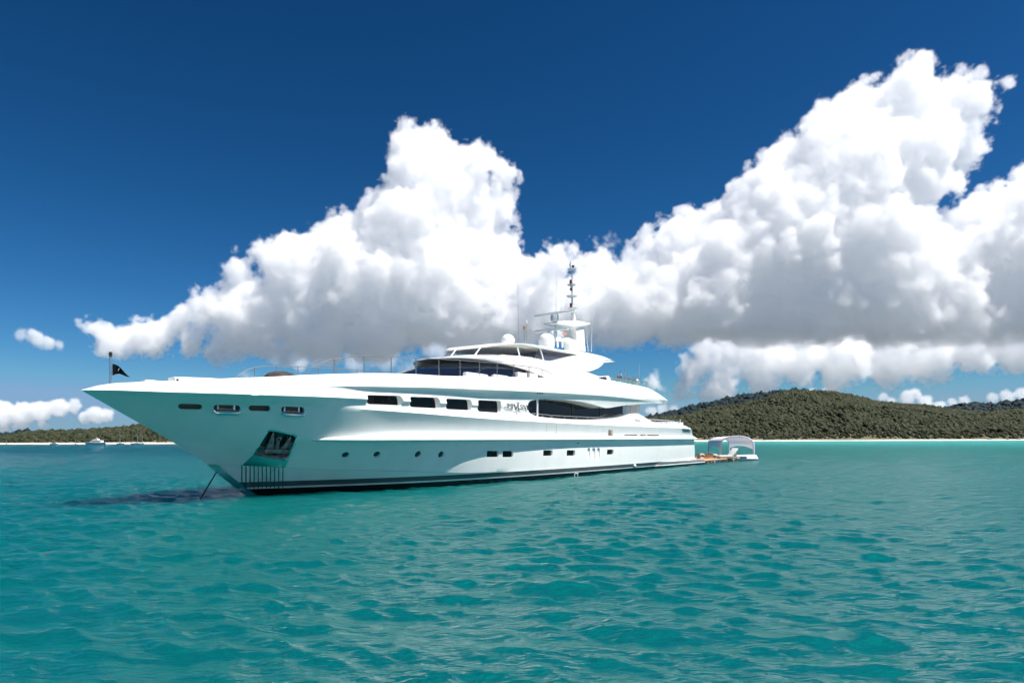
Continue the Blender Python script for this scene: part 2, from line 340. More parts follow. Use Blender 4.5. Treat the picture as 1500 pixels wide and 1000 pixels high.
hill('hills', [(900, 625), (950, 613), (980, 605.5), (1010, 597.5), (1060, 586), (1110, 578), (1150, 572.3), (1168, 571.5), (1200, 580), (1280, 612)], 2100, 2600,
     'dark blue green forest on the ridge behind the right hill', LEAF_HAZE, 7, 6000, 12)
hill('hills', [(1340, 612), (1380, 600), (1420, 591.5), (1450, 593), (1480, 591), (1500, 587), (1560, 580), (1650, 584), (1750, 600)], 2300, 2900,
     'dark blue green forest on the distant hill at the far right', LEAF_HAZE, 8, 4500, 13)
hill('hills', [(-320, 640), (-180, 637), (-60, 640), (0, 641.5), (25, 638.5), (50, 634.5), (100, 633.5), (150, 631), (185, 628), (215, 623), (250, 619), (300, 616), (360, 622), (450, 634)], 470, 640,
     'olive bushland on the low headland on the left', LEAF, 1.35, 26000, 14)
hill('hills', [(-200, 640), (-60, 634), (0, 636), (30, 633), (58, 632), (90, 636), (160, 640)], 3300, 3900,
     'dark blue forest on the far hill at the left edge', LEAF_HAZE, 14, 900, 15)
def shore(name, pxs, D, depth, m, h=.9, seed=0, lift=0.0):
    mb = MB(); n = 160; rows = 5
    for i in range(n+1):
        px = pxs[0]+(pxs[1]-pxs[0])*i/n; k = (px-CX)/FPX
        w_ = 1+.35*math.sin(i*.21+seed)*math.sin(i*.077)
        e = min(1, i/8, (n-i)/8)
        for j, (t, z) in enumerate(((-.25, -.5), (0, .02), (.3, .62), (1, 1.), (1.25, -.4))):
            d = D+depth*t*w_*e; mb.v.append((k*d, d, z*h*e-.02+lift))
    mb.f = [(i*rows+j, (i+1)*rows+j, (i+1)*rows+j+1, i*rows+j+1) for i in range(n) for j in range(rows-1)]
    return tag(obj(name, mb, m, smooth=60), kind='structure')
shore('beach', (-360, 470), 425, 60, SAND, 1.0, 1)
shore('sandbar', (930, 1760), 500, 130, SAND, .30, 2)
shore('beach', (850, 1800), 940, 70, SAND, .7, 3)
def rocks():
    r = random.Random(5); pts = []
    for _ in range(300):
        px = r.uniform(1180, 1700) if r.random() < .8 else r.uniform(1000, 1200); d = 985+r.uniform(-12, 14); s = r.uniform(.8, 2.8)*(1 if px > 1200 else .5)
        pts.append(((px-CX)/FPX*d, d, s*.2+.5, s))
    o = crowns_mesh('shore_rocks', pts, ROCK, 9); tag(o, 'tan and brown rocks along the waterline below the right hill', 'rocks', kind='stuff')
rocks()
# ---------------------------------------------------------------- the yacht
yacht = thing('motor_yacht', 'long white motor yacht with raked bow, dark windows and tall radar mast', 'yacht',
              (ST[0], ST[1], 0), math.atan2(AX[1], AX[0]))
STEM = pchip([(2.2, -1.2), (-.08, 0), (-.52, .32), (-1.25, .87), (-1.56, 1.14), (-2.63, 1.82), (-3.6, 2.38), (-4.54, 2.87), (-5.33, 3.33)][::-1])
BW = pchip([(0,0),(1.2,.62),(2.4,1.15),(4.2,1.9),(6.4,2.6),(9.3,3.08),(13,3.38),(18,3.55),(27,3.45),(34.8,3.25)])
BC = pchip([(-1.5,0),(-.6,.45),(.4,.98),(2,1.65),(4,2.33),(6.4,2.9),(9.3,3.3),(13,3.55),(18,3.68),(27,3.62),(34.6,3.4)])
BR = pchip([(-2.8,0),(-2,.5),(-1,1.15),(0,1.72),(2,2.55),(4,3.08),(6.4,3.42),(9.3,3.62),(13,3.72),(18,3.76),(27,3.73),(34.2,3.52)])
B6 = pchip([(-4.02,0),(-3.2,.72),(-2,1.5),(-.6,2.2),(1,2.72),(2.6,3.1),(4,3.37),(6.4,3.63),(9.3,3.78),(13,3.85),(18,3.87),(27,3.84),(33,3.72)])
B7 = pchip([(-5.33,0),(-5,.32),(-4,1.08),(-2.5,1.85),(-1,2.43),(1,2.93),(2.6,3.2),(4,3.4),(6.4,3.6),(9.3,3.66),(13,3.70),(18,3.72),(34,3.6)])
B8 = pchip([(-5.33,0),(-4.9,.28),(-4,.9),(-2.5,1.68),(-1,2.3),(1,2.88),(2.7,3.22),(4.5,3.5),(6.4,3.7),(9.3,3.84),(13,3.9),(20,3.9),(26.5,3.72),(29.5,3.25)])
B9 = pchip([(-5.33,0),(-4.72,.28),(-4.3,.45),(-3.57,.85),(-2.2,1.4),(0,2.05),(2.5,2.6),(4.5,2.9),(8.4,3.25),(15,3.45),(25,3.42),(29.5,3.22)])
def line(pxs, B, pre=(), post=()):
    tab = list(pre)+[(lambda q: (q[0], q[1]))(T(x, y, B)) for x, y in pxs]+list(post)
    return pchip(tab)
ZC = line([(355,681),(420,685),(500,688.3),(560,689),(620,691),(690,692.5)], BC, [(-1.5,1.11)], [(14,.46),(34.6,.44)])
ZR = pchip([(-2.8,1.93),(34.2,1.93)])
Z6 = line([(448,594.5),(500,597.5),(600,604),(700,612),(760,616),(860,621.3),(930,624.5),(1000,627)], B6, [(-4.02,2.6),(-2.6,2.84)], [(33,2.62)])
Z7 = line([(150,571),(250,574),(350,576.8),(400,578.7),(450,580.3),(500,582.3),(537,584),(592,587),(645,590),(693,592.8)], B7, [(-5.33,3.33)], [(11,3.33),(20,3.45),(27,3.6),(31.5,3.5)])
Z8 = line([(430,564),(500,565),(560,566),(650,567.8),(700,569.8),(760,572.5),(840,576.7),(900,581),(960,588)], B8, [(-5.33,3.335),(-4,3.40),(-2.5,3.47)], [(29.5,4.33)])
Z9 = line([(165,561.5),(200,559.5),(256,557.5),(345,553.5),(400,551.5),(447,549),(500,547.3),(540,546.5),(602,547.5),(645,550),(700,551),(760,552.3),(820,553.7),(850,554),(880,555),(900,558),(925,563),(945,567),(960,573.5),(970,580),(976,585.5),(980.3,590.2)], B9, [(-5.33,3.34)])
S_END = {'K':34.8,'B':34.8,'W':34.8,'C':34.6,'D':34.6,'R':34.15,'6':33.0,'7':31.4,'8':29.46,'9':29.46}
LN = [('K', 2.2, lambda s: 0.0, lambda s: -1.2), ('B', 1.0, lambda s: .72*BW(s), lambda s: -.75), ('W', 0.0, BW, lambda s: 0.0), ('C', -1.5, BC, ZC), ('D', -1.52, lambda s: BC(s)+.04*max(0, min(1, (s+1.5)*2, (11-s)/5)), lambda s: ZC(s)+.012), ('R', -2.8, BR, ZR), ('6', -4.02, B6, Z6), ('7', -5.33, B7, Z7), ('8', -5.33, B8, Z8), ('9', -5.33, B9, Z9)]
DL = {'R6': pchip([(-2,0),(-.5,-.0),(2,-.04),(5,-.10),(9,-.08),(15,-.04),(34,-.02)]), '67': pchip([(-1.5,0),(.8,-.02),(3,-.09),(8,-.09),(12,-.03),(34,-.02)]),
      '78': pchip([(-1.5,.0),(.8,-.01),(3,-.10),(8,-.11),(13,-.09),(34,-.02)]), '89': pchip([(-5,.02),(-3,.06),(0,.10),(10,.12),(29,.16)]), 'DR': pchip([(-2,0),(0,-.05),(4,-.03),(9,.0),(34,.02)])}
PK = {'R6': .30, '67': .72, '78': .74}; NS = 190
def hull_rows():
    rows = []; tt = np.linspace(0, 1, NS); g = .55*tt**2+.45*tt
    pts = {}
    for nm, s0, B, Z in LN:
        ss = s0+(S_END[nm]-s0)*g; L = []
        for i, s in enumerate(ss):
            z = Z(s); b = B(s)
            if i == 0: b = 0.0
            L.append((s, b, z))
        pts[nm] = np.array(L)
    seq = [l[0] for l in LN]
    sub = {'WC': 3, 'CD': 1, 'DR': 8, 'R6': 10, '67': 9, '78': 10, '89': 8}
    for k in range(len(seq)-1):
        a, b = seq[k], seq[k+1]; n = sub.get(a+b, 2); dl = DL.get(a+b)
        for q in range(n):
            v = q/n; P = pts[a]*(1-v)+pts[b]*v
            if dl and q:
                pk = PK.get(a+b, .5); wgt = math.sin(math.pi/2*(v/pk if v < pk else (1-v)/(1-pk)))
                for i in range(1, NS): P[i, 1] = max(.0, P[i, 1]+dl(P[i, 0])*wgt)
            rows.append(P)
    rows.append(pts['9']); return rows
def build_hull():
    rows = hull_rows(); nr = len(rows); mb = MB()
    for r in rows: mb.v += [(s, -b, z) for s, b, z in r]
    for r in rows: mb.v += [(s, b, z) for s, b, z in r]
    o2 = nr*NS; I = lambda r, i: r*NS+i
    for r in range(nr-1):
        for i in range(NS-1):
            mb.f.append((I(r,i), I(r,i+1), I(r+1,i+1), I(r+1,i))); mb.f.append((o2+I(r,i), o2+I(r+1,i), o2+I(r+1,i+1), o2+I(r,i+1)))
        mb.f.append((I(r,NS-1), o2+I(r,NS-1), o2+I(r+1,NS-1), I(r+1,NS-1)))
    t = nr-1
    for i in range(NS-1): mb.f.append((I(t,i), I(t,i+1), o2+I(t,i+1), o2+I(t,i)))
    me = bpy.data.meshes.new('hull'); me.from_pydata(mb.v, [], mb.f)
    bm = bmesh.new(); bm.from_mesh(me); bmesh.ops.remove_doubles(bm, verts=bm.verts, dist=.0004)
    bmesh.ops.dissolve_degenerate(bm, edges=bm.edges, dist=.0003); bmesh.ops.recalc_face_normals(bm, faces=bm.faces); bm.to_mesh(me); bm.free(); return me
hull_me = build_hull()
_bm = bmesh.new(); _bm.from_mesh(hull_me); BVH = BVHTree.FromBMesh(_bm); _bm.free()
W2L = Matrix.Rotation(-math.atan2(AX[1], AX[0]), 4, 'Z') @ Matrix.Translation((-ST[0], -ST[1], 0))
def hit(px, py):                                       # where a sight line from the survey point meets the hull skin
    k, v = uv(px, py); o = W2L @ Vector((0, 0, CAM_H)); d = (W2L.to_3x3() @ Vector((k, 1, v))).normalized()
    p, n, _, _ = BVH.ray_cast(o, d)
    if p is None: p = Vector(P3(px, py, 3.6)); n = Vector((0, -1, 0))
    return p, n
def skin(s, z):
    p, n, _, _ = BVH.ray_cast(Vector((s, -9, z)), Vector((0, 1, 0)))
    return (p, n) if p is not None else (Vector((s, -BR(s), z)), Vector((0, -1, 0)))
def mirror(pts): return [Vector((p.x, -p.y, p.z)) for p in pts]
cutters = []
def loop_cut(front, back):
    cutters.append(MB().frame_prism([front, back])); cutters.append(MB().frame_prism([mirror(front), mirror(back)]))
def rrect(pts, rad, n=5):                              # rounded polygon through 3D corner points
    out = []; m = len(pts)
    for i in range(m):
        p = pts[i]; a = (pts[i-1]-p); b = (pts[(i+1) % m]-p); r = min(rad, a.length*.48, b.length*.48); p0 = p+a.normalized()*r; p1 = p+b.normalized()*r
        for k in range(n+1):
            t = k/n; out.append(p0*(1-t)**2+p*2*t*(1-t)+p1*t*t)
    return out
glass_jobs = []
def window_at(corners, depth, rad, inset=.0, aftin=0.0, name='window', mtl=None, rim=0):
    """corners: photo-surveyed corners of the opening, clockwise from the top forward one; cut a recess and glaze its back"""
    H_ = [hit(*c) for c in corners]; P = [h[0] for h in H_]; n = sum((h[1] for h in H_), Vector()).normalized(); n.z *= .25; n.normalize()
    c = sum(P, Vector())/4; F_ = rrect(P, rad); out = [p+n*.25 for p in F_]
    ax = Vector((1, 0, 0)); bk = []
    for p in F_:
        q = p-n*((p-c).dot(n)+depth); rel = q-(c-n*depth); t = (rel.dot(ax)/max(.05, (P[1]-P[0]).length/2)+1)/2
        bk.append(q-rel*inset-ax*aftin*max(0, t))
    # continue the side walls outward so the lip of the recess is exactly the surveyed outline
    out = [f+(f-b).normalized()*.3 for f, b in zip(F_, bk)]
    loop_cut(out, bk)
    glass_jobs.append((name, [b+n*.006 for b in bk], n, mtl or DGLASS, rim))
BIG = [((537,578),(588,579.3),(589,593.6),(537.5,591.5)), ((600,580.5),(643,582),(644,598),(600.5,596)), ((653,583.3),(690.5,585),(691.5,601),(653.5,599)), ((700,585.5),(734,587),(735,604.7),(700.3,602.5))]
for c in BIG: window_at(c, .19, .12, aftin=.06)
for c in [((713.5,660),(730.5,660.2),(730,668.8),(713,669)),((736.5,660),(752,660.2),(751.5,669),(736,669.2)),((796,659),(809.5,659),(809,667),(795.5,667.3)),((830.5,659),(842.5,659),(842,667),(830,667)),((889.5,658),(898.8,658),(898.3,665.2),(889,665.4))]:
    window_at(c, .10, .05, name='port_light')
FAIR = [((261,591),(296,591.7),(296,599.8),(261,599)), ((313,592.3),(352,593.5),(352,602.5),(313,601.5)), ((364.5,593.3),(396,594),(396,602.3),(364.5,601.5)), ((412,595),(446,596),(446,605.5),(412,604.5))]
for c in FAIR: window_at(c, .16, .125, name='fairlead_opening', mtl=BLACK)
def round_port(px, py, r):
    p, n = hit(px, py); u = n.cross(Vector((0,0,1))).normalized(); v = u.cross(n)
    ring = [p+u*math.cos(t)*r+v*math.sin(t)*r for t in np.linspace(0, 2*math.pi, 25)[:-1]]
    loop_cut([q+n*.2 for q in ring], [q-n*.09 for q in ring]); glass_jobs.append(('porthole', [q-n*.083 for q in ring], n, PORTG, 0))
PORTG = mat('porthole_glass', (.05, .065, .075), .12)
for x, y, r in ((506,666.3,.135),(552,665.3,.135),(612.3,665.2,.14),(646,665.5,.14)): round_port(x, y, r)
# anchor pocket
AP = [(394,629.3),(434.8,638.3),(419.5,676),(371,667)]
APn = None
H_ = [hit(*c) for c in AP]; APP = [h[0] for h in H_]; APn = sum((h[1] for h in H_), Vector()).normalized()
AF = rrect(APP, .13, 4); APd = .42; down = Vector((0,0,-1))
AB = [p-APn*APd+(sum(APP, Vector())/4-p)*.28 for p in AF]
loop_cut([f+(f-b).normalized()*.35 for f, b in zip(AF, AB)], AB)
# the saloon side deck: an opening under the boat deck, open right through behind the house
def SZ(px, py, b=3.72): return T(px, py, b)
for xt in (862.5, 869.7, 876.8):                       # three tapering grooves in the side
    G_ = [(xt-2, 656), (xt+2.2, 656), (xt+.6, 676.5), (xt-3.4, 676.5)]; hp_ = [hit(*q)[0] for q in G_]; ou = Vector((0,-.2,0))
    loop_cut([q+ou for q in hp_], [hp_[0]+Vector((.03,.10,0)), hp_[1]+Vector((-.03,.10,0)), hp_[2]+Vector((0,-.03,0)), hp_[3]+Vector((0,-.03,0))])
top_e = [SZ(773.3,597),(SZ(774.5,590.5)),SZ(777,587),SZ(785,585),SZ(800,584.2),SZ(830,585.5),SZ(850,588),SZ(865,591.2),SZ(878,595),SZ(887,597.3),SZ(893,597.2),SZ(903,595.3),SZ(920,592.8),SZ(940,591.3),SZ(960,590.6,3.5),(29.1,4.325),(36.5,4.34)]
bot_e = [(36.5,2.0),(34.15,2.0),(33.6,2.25),(33.05,2.64)]+[SZ(1005.5,624),SZ(1000,622),SZ(985,621.2),SZ(968,620.3),SZ(955,617.5),SZ(948,613.5),SZ(941,608.5),SZ(935,605.6),SZ(931,605.0),SZ(926,606),SZ(918,608.7),SZ(908,611),SZ(890,613.3),SZ(860,614.5),SZ(830,613.8),SZ(805,612),SZ(790,610.3),SZ(781,608),SZ(776,604.5)]
S_H = T(912, 600, 2.79)[0]; S_A = T(938, 600, 2.8)[0]
poly = top_e+bot_e
cutters.append(MB().prism(poly, -5, -2.75)); cutters.append(MB().prism(poly, 2.75, 5))
import bisect
def clip_poly(poly, smin):
    out = []
    for i in range(len(poly)):
        a, b = poly[i-1], poly[i]
        if (a[0] < smin) != (b[0] < smin):
            t = (smin-a[0])/(b[0]-a[0]); out.append((smin, a[1]+(b[1]-a[1])*t))
        if b[0] >= smin: out.append(b)
    return out
cutters.append(MB().prism(clip_poly(poly, S_A), -2.9, 2.9))
SLOT = [((914.5,636.2),(934.5,636.2),(934.5,639.2),(914.5,639.3)),((937,636.2),(946.5,636.2),(946.5,639.2),(937,639.2)),((948,636.2),(966,636.2),(966,639.1),(948,639.1))]
for c in SLOT: window_at(c, .10, .05, name='vent_slot', mtl=COPPER)
window_at(((891,629.2),(898,629.2),(898.3,640),(891,640)), .14, .05, name='boarding_recess', mtl=COPPER)
def boolean(me, cuts):
    tmp = bpy.data.objects.new('tmp', me); COL.objects.link(tmp); kill = []
    for c in cuts:
        m2 = bpy.data.meshes.new('c'); m2.from_pydata(c.v, [], c.f); bm = bmesh.new(); bm.from_mesh(m2); bmesh.ops.triangulate(bm, faces=[f for f in bm.faces if len(f.verts) > 4])
        bmesh.ops.recalc_face_normals(bm, faces=bm.faces); bm.to_mesh(m2); bm.free()
        o2 = bpy.data.objects.new('c', m2); COL.objects.link(o2); kill.append(o2)
        md = tmp.modifiers.new('b', 'BOOLEAN'); md.operation = 'DIFFERENCE'; md.object = o2; md.solver = 'EXACT'
    dg = bpy.context.evaluated_depsgraph_get(); out = bpy.data.meshes.new_from_object(tmp.evaluated_get(dg)); out.name = 'hull'
    for k in kill+[tmp]: bpy.data.objects.remove(k)
    return out
out_me = boolean(hull_me, cutters)
out_me.materials.clear()
bm = bmesh.new(); bm.from_mesh(out_me); bmesh.ops.remove_doubles(bm, verts=bm.verts, dist=.0002); bm.to_mesh(out_me); bm.free()
# the part above the side deck opening is the boat deck, the rest the hull
def split_mesh(me, test):
    res = []
    for want in (True, False):
        b = bmesh.new(); b.from_mesh(me)
        bmesh.ops.delete(b, geom=[f for f in b.faces if test(f.calc_center_median()) != want], context='FACES')
        m3 = bpy.data.meshes.new('part'); b.to_mesh(m3); b.free(); res.append(m3)
    return res
up_me, lo_me = split_mesh(out_me, lambda c: c.x > 12.2 and c.z > 3.45+(.25 if c.x > 20 else 0))
def link_raw(name, me, m, parent, ang=19):
    me.materials.clear(); me.materials.append(m); me.polygons.foreach_set('use_smooth', [True]*len(me.polygons)); me.set_sharp_from_angle(angle=R(ang))
    me.name = name; o = bpy.data.objects.new(name, me); COL.objects.link(o); o.parent = parent; return o
hull = link_raw('hull', lo_me, HULLM, yacht); boatdeck = link_raw('boat_deck', up_me, HULLM, yacht)
def plate(name, loop, n, m, parent, th=.004):
    mb = MB().frame_prism([[p+n*th for p in loop], [p-n*.03 for p in loop]]); return obj(name, mb, m, parent, smooth=30)
for nm, loop, n, m, rim in glass_jobs:
    plate(nm, loop, n, m, yacht); plate(nm, mirror(loop), Vector((n.x, -n.y, n.z)), m, yacht)
# rub rail
RS0 = T(457, 642, BR)[0]; mb = MB(); ss = np.linspace(RS0, 34.3, 150)
for sgn in (-1, 1):
    loops = []
    for s in ss:
        e = min(1, (s-RS0)/1.6+.02)**.7; b = BR(min(s, 34.15)); z = 1.93; pr = .19*e; h = .5*e+.5
        loops.append([(s, sgn*(b-.06), z-.10*h), (s, sgn*(b+pr), z-.045*h), (s, sgn*(b+pr+.008), z-.005), (s, sgn*(b+pr*.85), z+.02*h), (s, sgn*(b-.06), z+.17*h)])
    mb.frame_prism(loops)
obj('rub_rail', mb, WHITE, yacht, smooth=40)
# swim platform and quarter wings
wing = MB()
for sgn in (-1, 1):
    loops = []
    s0 = T(960, 683, 3.6)[0]; s1 = T(1031, 677, 3.6)[0]
    for i, s in enumerate(np.linspace(s0, s1, 26)):
        e = min(1, i/3); b0 = BW(min(s, 34.8))-.1 if s < 34.8 else 3.1; b1 = 3.50+.12*e
        zt = .38-.10*(i/25)
        loops.append([(s+.0, sgn*b0, .02), (s-.0, sgn*(b1), .03), (s, sgn*(b1+.07*e), .10), (s+.02, sgn*(b1+.07*e), zt), (s+.05, sgn*(b1-.04), zt+.07), (s+.12, sgn*b0, zt+.36*(1-max(0, (s-34.4))/max(.1, s1-34.4)) if s > 34.4 else zt+.36)])
    wing.frame_prism(loops)
obj('quarter_wing', wing, HULLM, yacht, smooth=40)
obj('swim_platform', MB().box((34.5, -3.3, .12), (T(1031, 677, 3.6)[0], 3.3, .34)), TEAK, yacht, bevel=.02)
# seam and stainless protection at the stem
def strip_on_skin(pts, wd, off=.006, th=.02):
    L = []
    for px, py in pts: p, n = hit(px, py); L.append((p, n))
    loops = []
    for i, (p, n) in enumerate(L):
        d = (L[min(i+1, len(L)-1)][0]-L[max(i-1, 0)][0]).normalized(); s_ = d.cross(n).normalized()*wd/2
        loops.append([p+s_+n*off, p-s_+n*off, p-s_-n*th, p+s_-n*th])
    return MB().frame_prism(loops)
stem_mb = MB(); tt = np.linspace(0, 1, 14)
loops = []
for t in tt:
    z = 1.13*(1-t)-.25*t; s = STEM_S(z) if 'STEM_S' in globals() else None
    if s is None:
        lo_, hi_ = -6, 3
        for _ in range(40):
            m_ = (lo_+hi_)/2
            if STEM(m_) > z: lo_ = m_
            else: hi_ = m_
        s = lo_
    wd = .30+.0*t; q = skin(s+wd, z-.02)[0]
    loops.append([(s-.03, 0, z), (s+wd, q.y-.012, z+.0), (s+wd, q.y+.05, z), (s+.15, 0, z), (s+wd, -q.y-.05, z), (s+wd, -q.y+.012, z)])
obj('stem_plate', MB().frame_prism(loops), STEEL, yacht, smooth=20)
# bars of polished steel under the anchor pocket, and the sloping scuff plate
for i in range(11):
    x = 354.3+i*6.0
    obj('guard_bar', strip_on_skin([(x, y) for y in np.linspace(680.8+i*.25, 715.2-i*.12, 12)], .035, .012), STEEL, yacht, smooth=30)
lip = [hit(*c) for c in ((371,667),(419.5,676),(418,683.8),(354.6,680.8))]
mb = MB(); N1, N2 = 16, 8; A_, B_, C_, D_ = (371,665.5),(421.5,675),(417.8,683.8),(354.6,680.8)
g = []
for j in range(N2+1):
    for i in range(N1+1):
        u, v = i/N1, j/N2; x = (A_[0]*(1-u)+B_[0]*u)*(1-v)+(D_[0]*(1-u)+C_[0]*u)*v; y = (A_[1]*(1-u)+B_[1]*u)*(1-v)+(D_[1]*(1-u)+C_[1]*u)*v
        p, n = hit(x, y); g.append((p, n))
off_ = .012
mb.v = [tuple(p+n*off_) for p, n in g]+[tuple(p-n*.03) for p, n in g]; K = len(g); q_ = lambda i, j: j*(N1+1)+i
mb.f = [(q_(i,j), q_(i+1,j), q_(i+1,j+1), q_(i,j+1)) for i in range(N1) for j in range(N2)]+[(K+q_(i,j), K+q_(i,j+1), K+q_(i+1,j+1), K+q_(i+1,j)) for i in range(N1) for j in range(N2)]
ed = [q_(i,0) for i in range(N1+1)]+[q_(N1,j) for j in range(1,N2+1)]+[q_(i,N2) for i in range(N1-1,-1,-1)]+[q_(0,j) for j in range(N2-1,0,-1)]
mb.f += [(ed[i], ed[(i+1) % len(ed)], K+ed[(i+1) % len(ed)], K+ed[i]) for i in range(len(ed))]
obj('scuff_plate', mb, STEEL, yacht, smooth=30)
# polished lining and rim of the anchor pocket
lin = MB().frame_prism([[b+APn*.012 for b in AB], [b-APn*.02 for b in AB]]); obj('pocket_lining', lin, mat('pocket_steel', (.10,.13,.13), .3, .8), yacht, smooth=30)
rim = MB(); n_ = len(AF)
AFo = [p+(p-sum(APP, Vector())/4).normalized()*.045+APn*.012 for p in AF]; AFi = [p-(p-sum(APP, Vector())/4).normalized()*.012+APn*.012 for p in AF]; AFb = [p+(b-p)*.9-(p-sum(APP, Vector())/4).normalized()*.012 for p, b in zip(AF, AB)]; AFs = [p-APn*.04 for p in AFo]
o_ = 0; rim.v = [tuple(p) for L in (AFs, AFo, AFi, AFb) for p in L]
rim.f = [(a*n_+k, a*n_+(k+1) % n_, (a+1)*n_+(k+1) % n_, (a+1)*n_+k) for a in range(3) for k in range(n_)]
obj('pocket_rim', rim, STEEL, yacht, smooth=40)
anc = bpy.data.objects.new('anchor', None); COL.objects.link(anc); anc.parent = yacht; anc.empty_display_size = .2
cA = sum(APP, Vector())/4; ux = APn.cross(Vector((0,0,1))).normalized()
if ux.x < 0: ux = -ux
uz = ux.cross(APn).normalized()
if uz.z < 0: uz = -uz
IRON = noise_col(mat('galvanised_iron', (.20, .21, .23), .45, .6), (.14, .15, .17), (.30, .31, .33), 6, 4)
AQ = lambda a, b, c: cA+ux*a+uz*b-APn*c
obj('shank', MB().tube([AQ(.06,-.34,.22), AQ(.06,-.05,.14), AQ(.05,.2,.1)], [.075,.06,.05], 10), IRON, anc)
obj('shackle', MB().tube([AQ(-.06+.05,.18,.1), AQ(-.02,.27,.06), AQ(.06,.30,.05), AQ(.13,.27,.06), AQ(.13,.18,.1)], .025, 8), IRON, anc)
for sgn, tip in ((-1, (-.12,.40)), (1, (.52,.34))):
    base = [(-.30,-.30),(-.04,-.36)] if sgn < 0 else [(.12,-.36),(.36,-.30)]
    poly_ = [AQ(base[0][0],base[0][1],.18), AQ(base[1][0],base[1][1],.16), AQ(tip[0]+.05,tip[1]-.04,.2), AQ(tip[0],tip[1],.22)]
    obj('fluke', MB().frame_prism([poly_, [p-APn*.06 for p in poly_]]), IRON, anc, bevel=.012)
obj('crown_plate', MB().frame_prism([[AQ(-.36,-.40,.14),AQ(.46,-.44,.14),AQ(.42,-.26,.12),AQ(-.30,-.24,.12)],[AQ(-.36,-.40,.3),AQ(.46,-.44,.3),AQ(.42,-.26,.3),AQ(-.30,-.24,.3)]]), IRON, anc, bevel=.03)
# anchor chain
c0 = Vector(P3(316.5, 689, 0)); c1 = Vector(P3(295.5, 727, 0)); c0.x += .05; ch = MB(); nl = 36
c1 = c0+(c1-c0)*1.12
for i in range(nl):
    a = c0+(c1-c0)*(i/nl); b = c0+(c1-c0)*((i+.95)/nl); d = (b-a).normalized(); sd = d.cross(Vector((0,1,0)) if i % 2 else Vector((1,0,0))).normalized()*.020
    ch.tube([a+sd, a-d*.012, a-sd, b-sd, b+d*.012, b+sd, a+sd], .008, 5)
obj('anchor_chain', ch, mat('wet_chain', (.045, .04, .045), .4, .7), yacht)
# fairlead rollers in the second and fourth openings
for c, lipd in ((FAIR[1], 1), (FAIR[3], 1)):
    P = [hit(*q)[0] for q in c]; n = hit((c[0][0]+c[2][0])/2, (c[0][1]+c[2][1])/2)[1]; ux2 = (P[1]-P[0]).normalized(); up = Vector((0,0,1))
    base = P[3]*.5+P[2]*.5
    lp = MB().tube([P[3]+n*.03+up*.03-ux2*.0, P[3]+n*.06-up*.03+ux2*.07, P[2]+n*.06-up*.03-ux2*.07, P[2]+n*.03+up*.03], .038, 10); obj('fairlead_lip', lp, STEEL, yacht)
    for t in (.16, .78):
        q = P[3]*(1-t)+P[2]*t-n*.07; obj('roller', MB().tube([q, q+up*.19], .035, 10), STEEL, yacht)
    q = P[3]*.5+P[2]*.5-n*.05+up*.035; obj('roller', MB().tube([q-ux2*.26, q+ux2*.26], .022, 8), COPPER, yacht)
# ---------------- house, wheelhouse and flybridge
def ell(s0, w_, e, send, n=26, m_=10):                 # plan outline from the near quarter round the nose to the far quarter
    L = [(send-(send-s0-e)*k/m_, -w_) for k in range(m_)]
    L += [(s0+e*(1-math.cos(t)), -w_*math.sin(t)) for t in np.linspace(math.pi/2, 0, n)]
    return L+[(a, -b) for a, b in L[::-1][1:]]
def ringz(o, z): return [(a, b, z(a, abs(b)) if callable(z) else z) for a, b in o]
# saloon block behind the side deck
obj('saloon_wall', MB().box((10.5, -2.79, 2.0), (S_H, 2.79, 4.45)), DGLASS, yacht)
sd = lambda a, b, m, nm, dy=0: obj(nm, MB().box((a, -2.80-dy, 2.0), (b, 2.80+dy, 4.4)), m, yacht)
s1_, s2_, s3_ = (T(x, 600, 2.8)[0] for x in (923, 932, 938))
PALE = mat('pale_panel', (.45, .50, .55), .3); PINK = mat('varnished_panel', (.52, .42, .38), .35)
sd(S_H, s1_, PALE, 'bulkhead_panel'); sd(s1_, s2_, PINK, 'bulkhead_panel', .02); sd(s2_, s3_, PALE, 'bulkhead_panel')
for x in (787, 838, 878):
    s_ = T(x, 600, 2.8)[0]; obj('window_mullion', MB().box((s_, -2.82, 2.6), (s_+.07, -2.78, 4.3)), BLACK, yacht)
p = P3(786.6, 597, 3.6); obj('deck_pillar', MB().tube([(p[0], -3.62, 2.9), (p[0], -3.62, 4.2)], .045, 10), WHITE, yacht)
# wheelhouse glass: a raked dark body
wg = []
for z, s0, w_, e in ((4.2, 6.1, 3.0, 3.8), (4.55, 6.9, 2.95, 3.8), (4.85, 7.75, 2.85, 3.9), (5.2, 8.8, 2.72, 3.9), (5.58, 9.9, 2.55, 3.9)):
    wg.append([(a, b, z) for a, b in ell(s0, w_, e, 17.5)])
obj('wheelhouse_window', MB().symring(wg), NAVYG if 'NAVYG' in globals() else mat('wheelhouse_glass', (.006, .009, .016), .05), yacht, smooth=50)
FRM = mat('wheelhouse_frame', (.10, .095, .095), .4)
obj('wheelhouse_side_frame', MB().frame_prism([[(12.9,-3.02,4.2),(17.2,-3.05,4.2),(17.2,-2.84,5.2),(13.1,-2.82,5.2)],[(12.9,-2.9,4.2),(17.2,-2.9,4.2),(17.2,-2.6,5.2),(13.1,-2.6,5.2)]]), FRM, yacht)
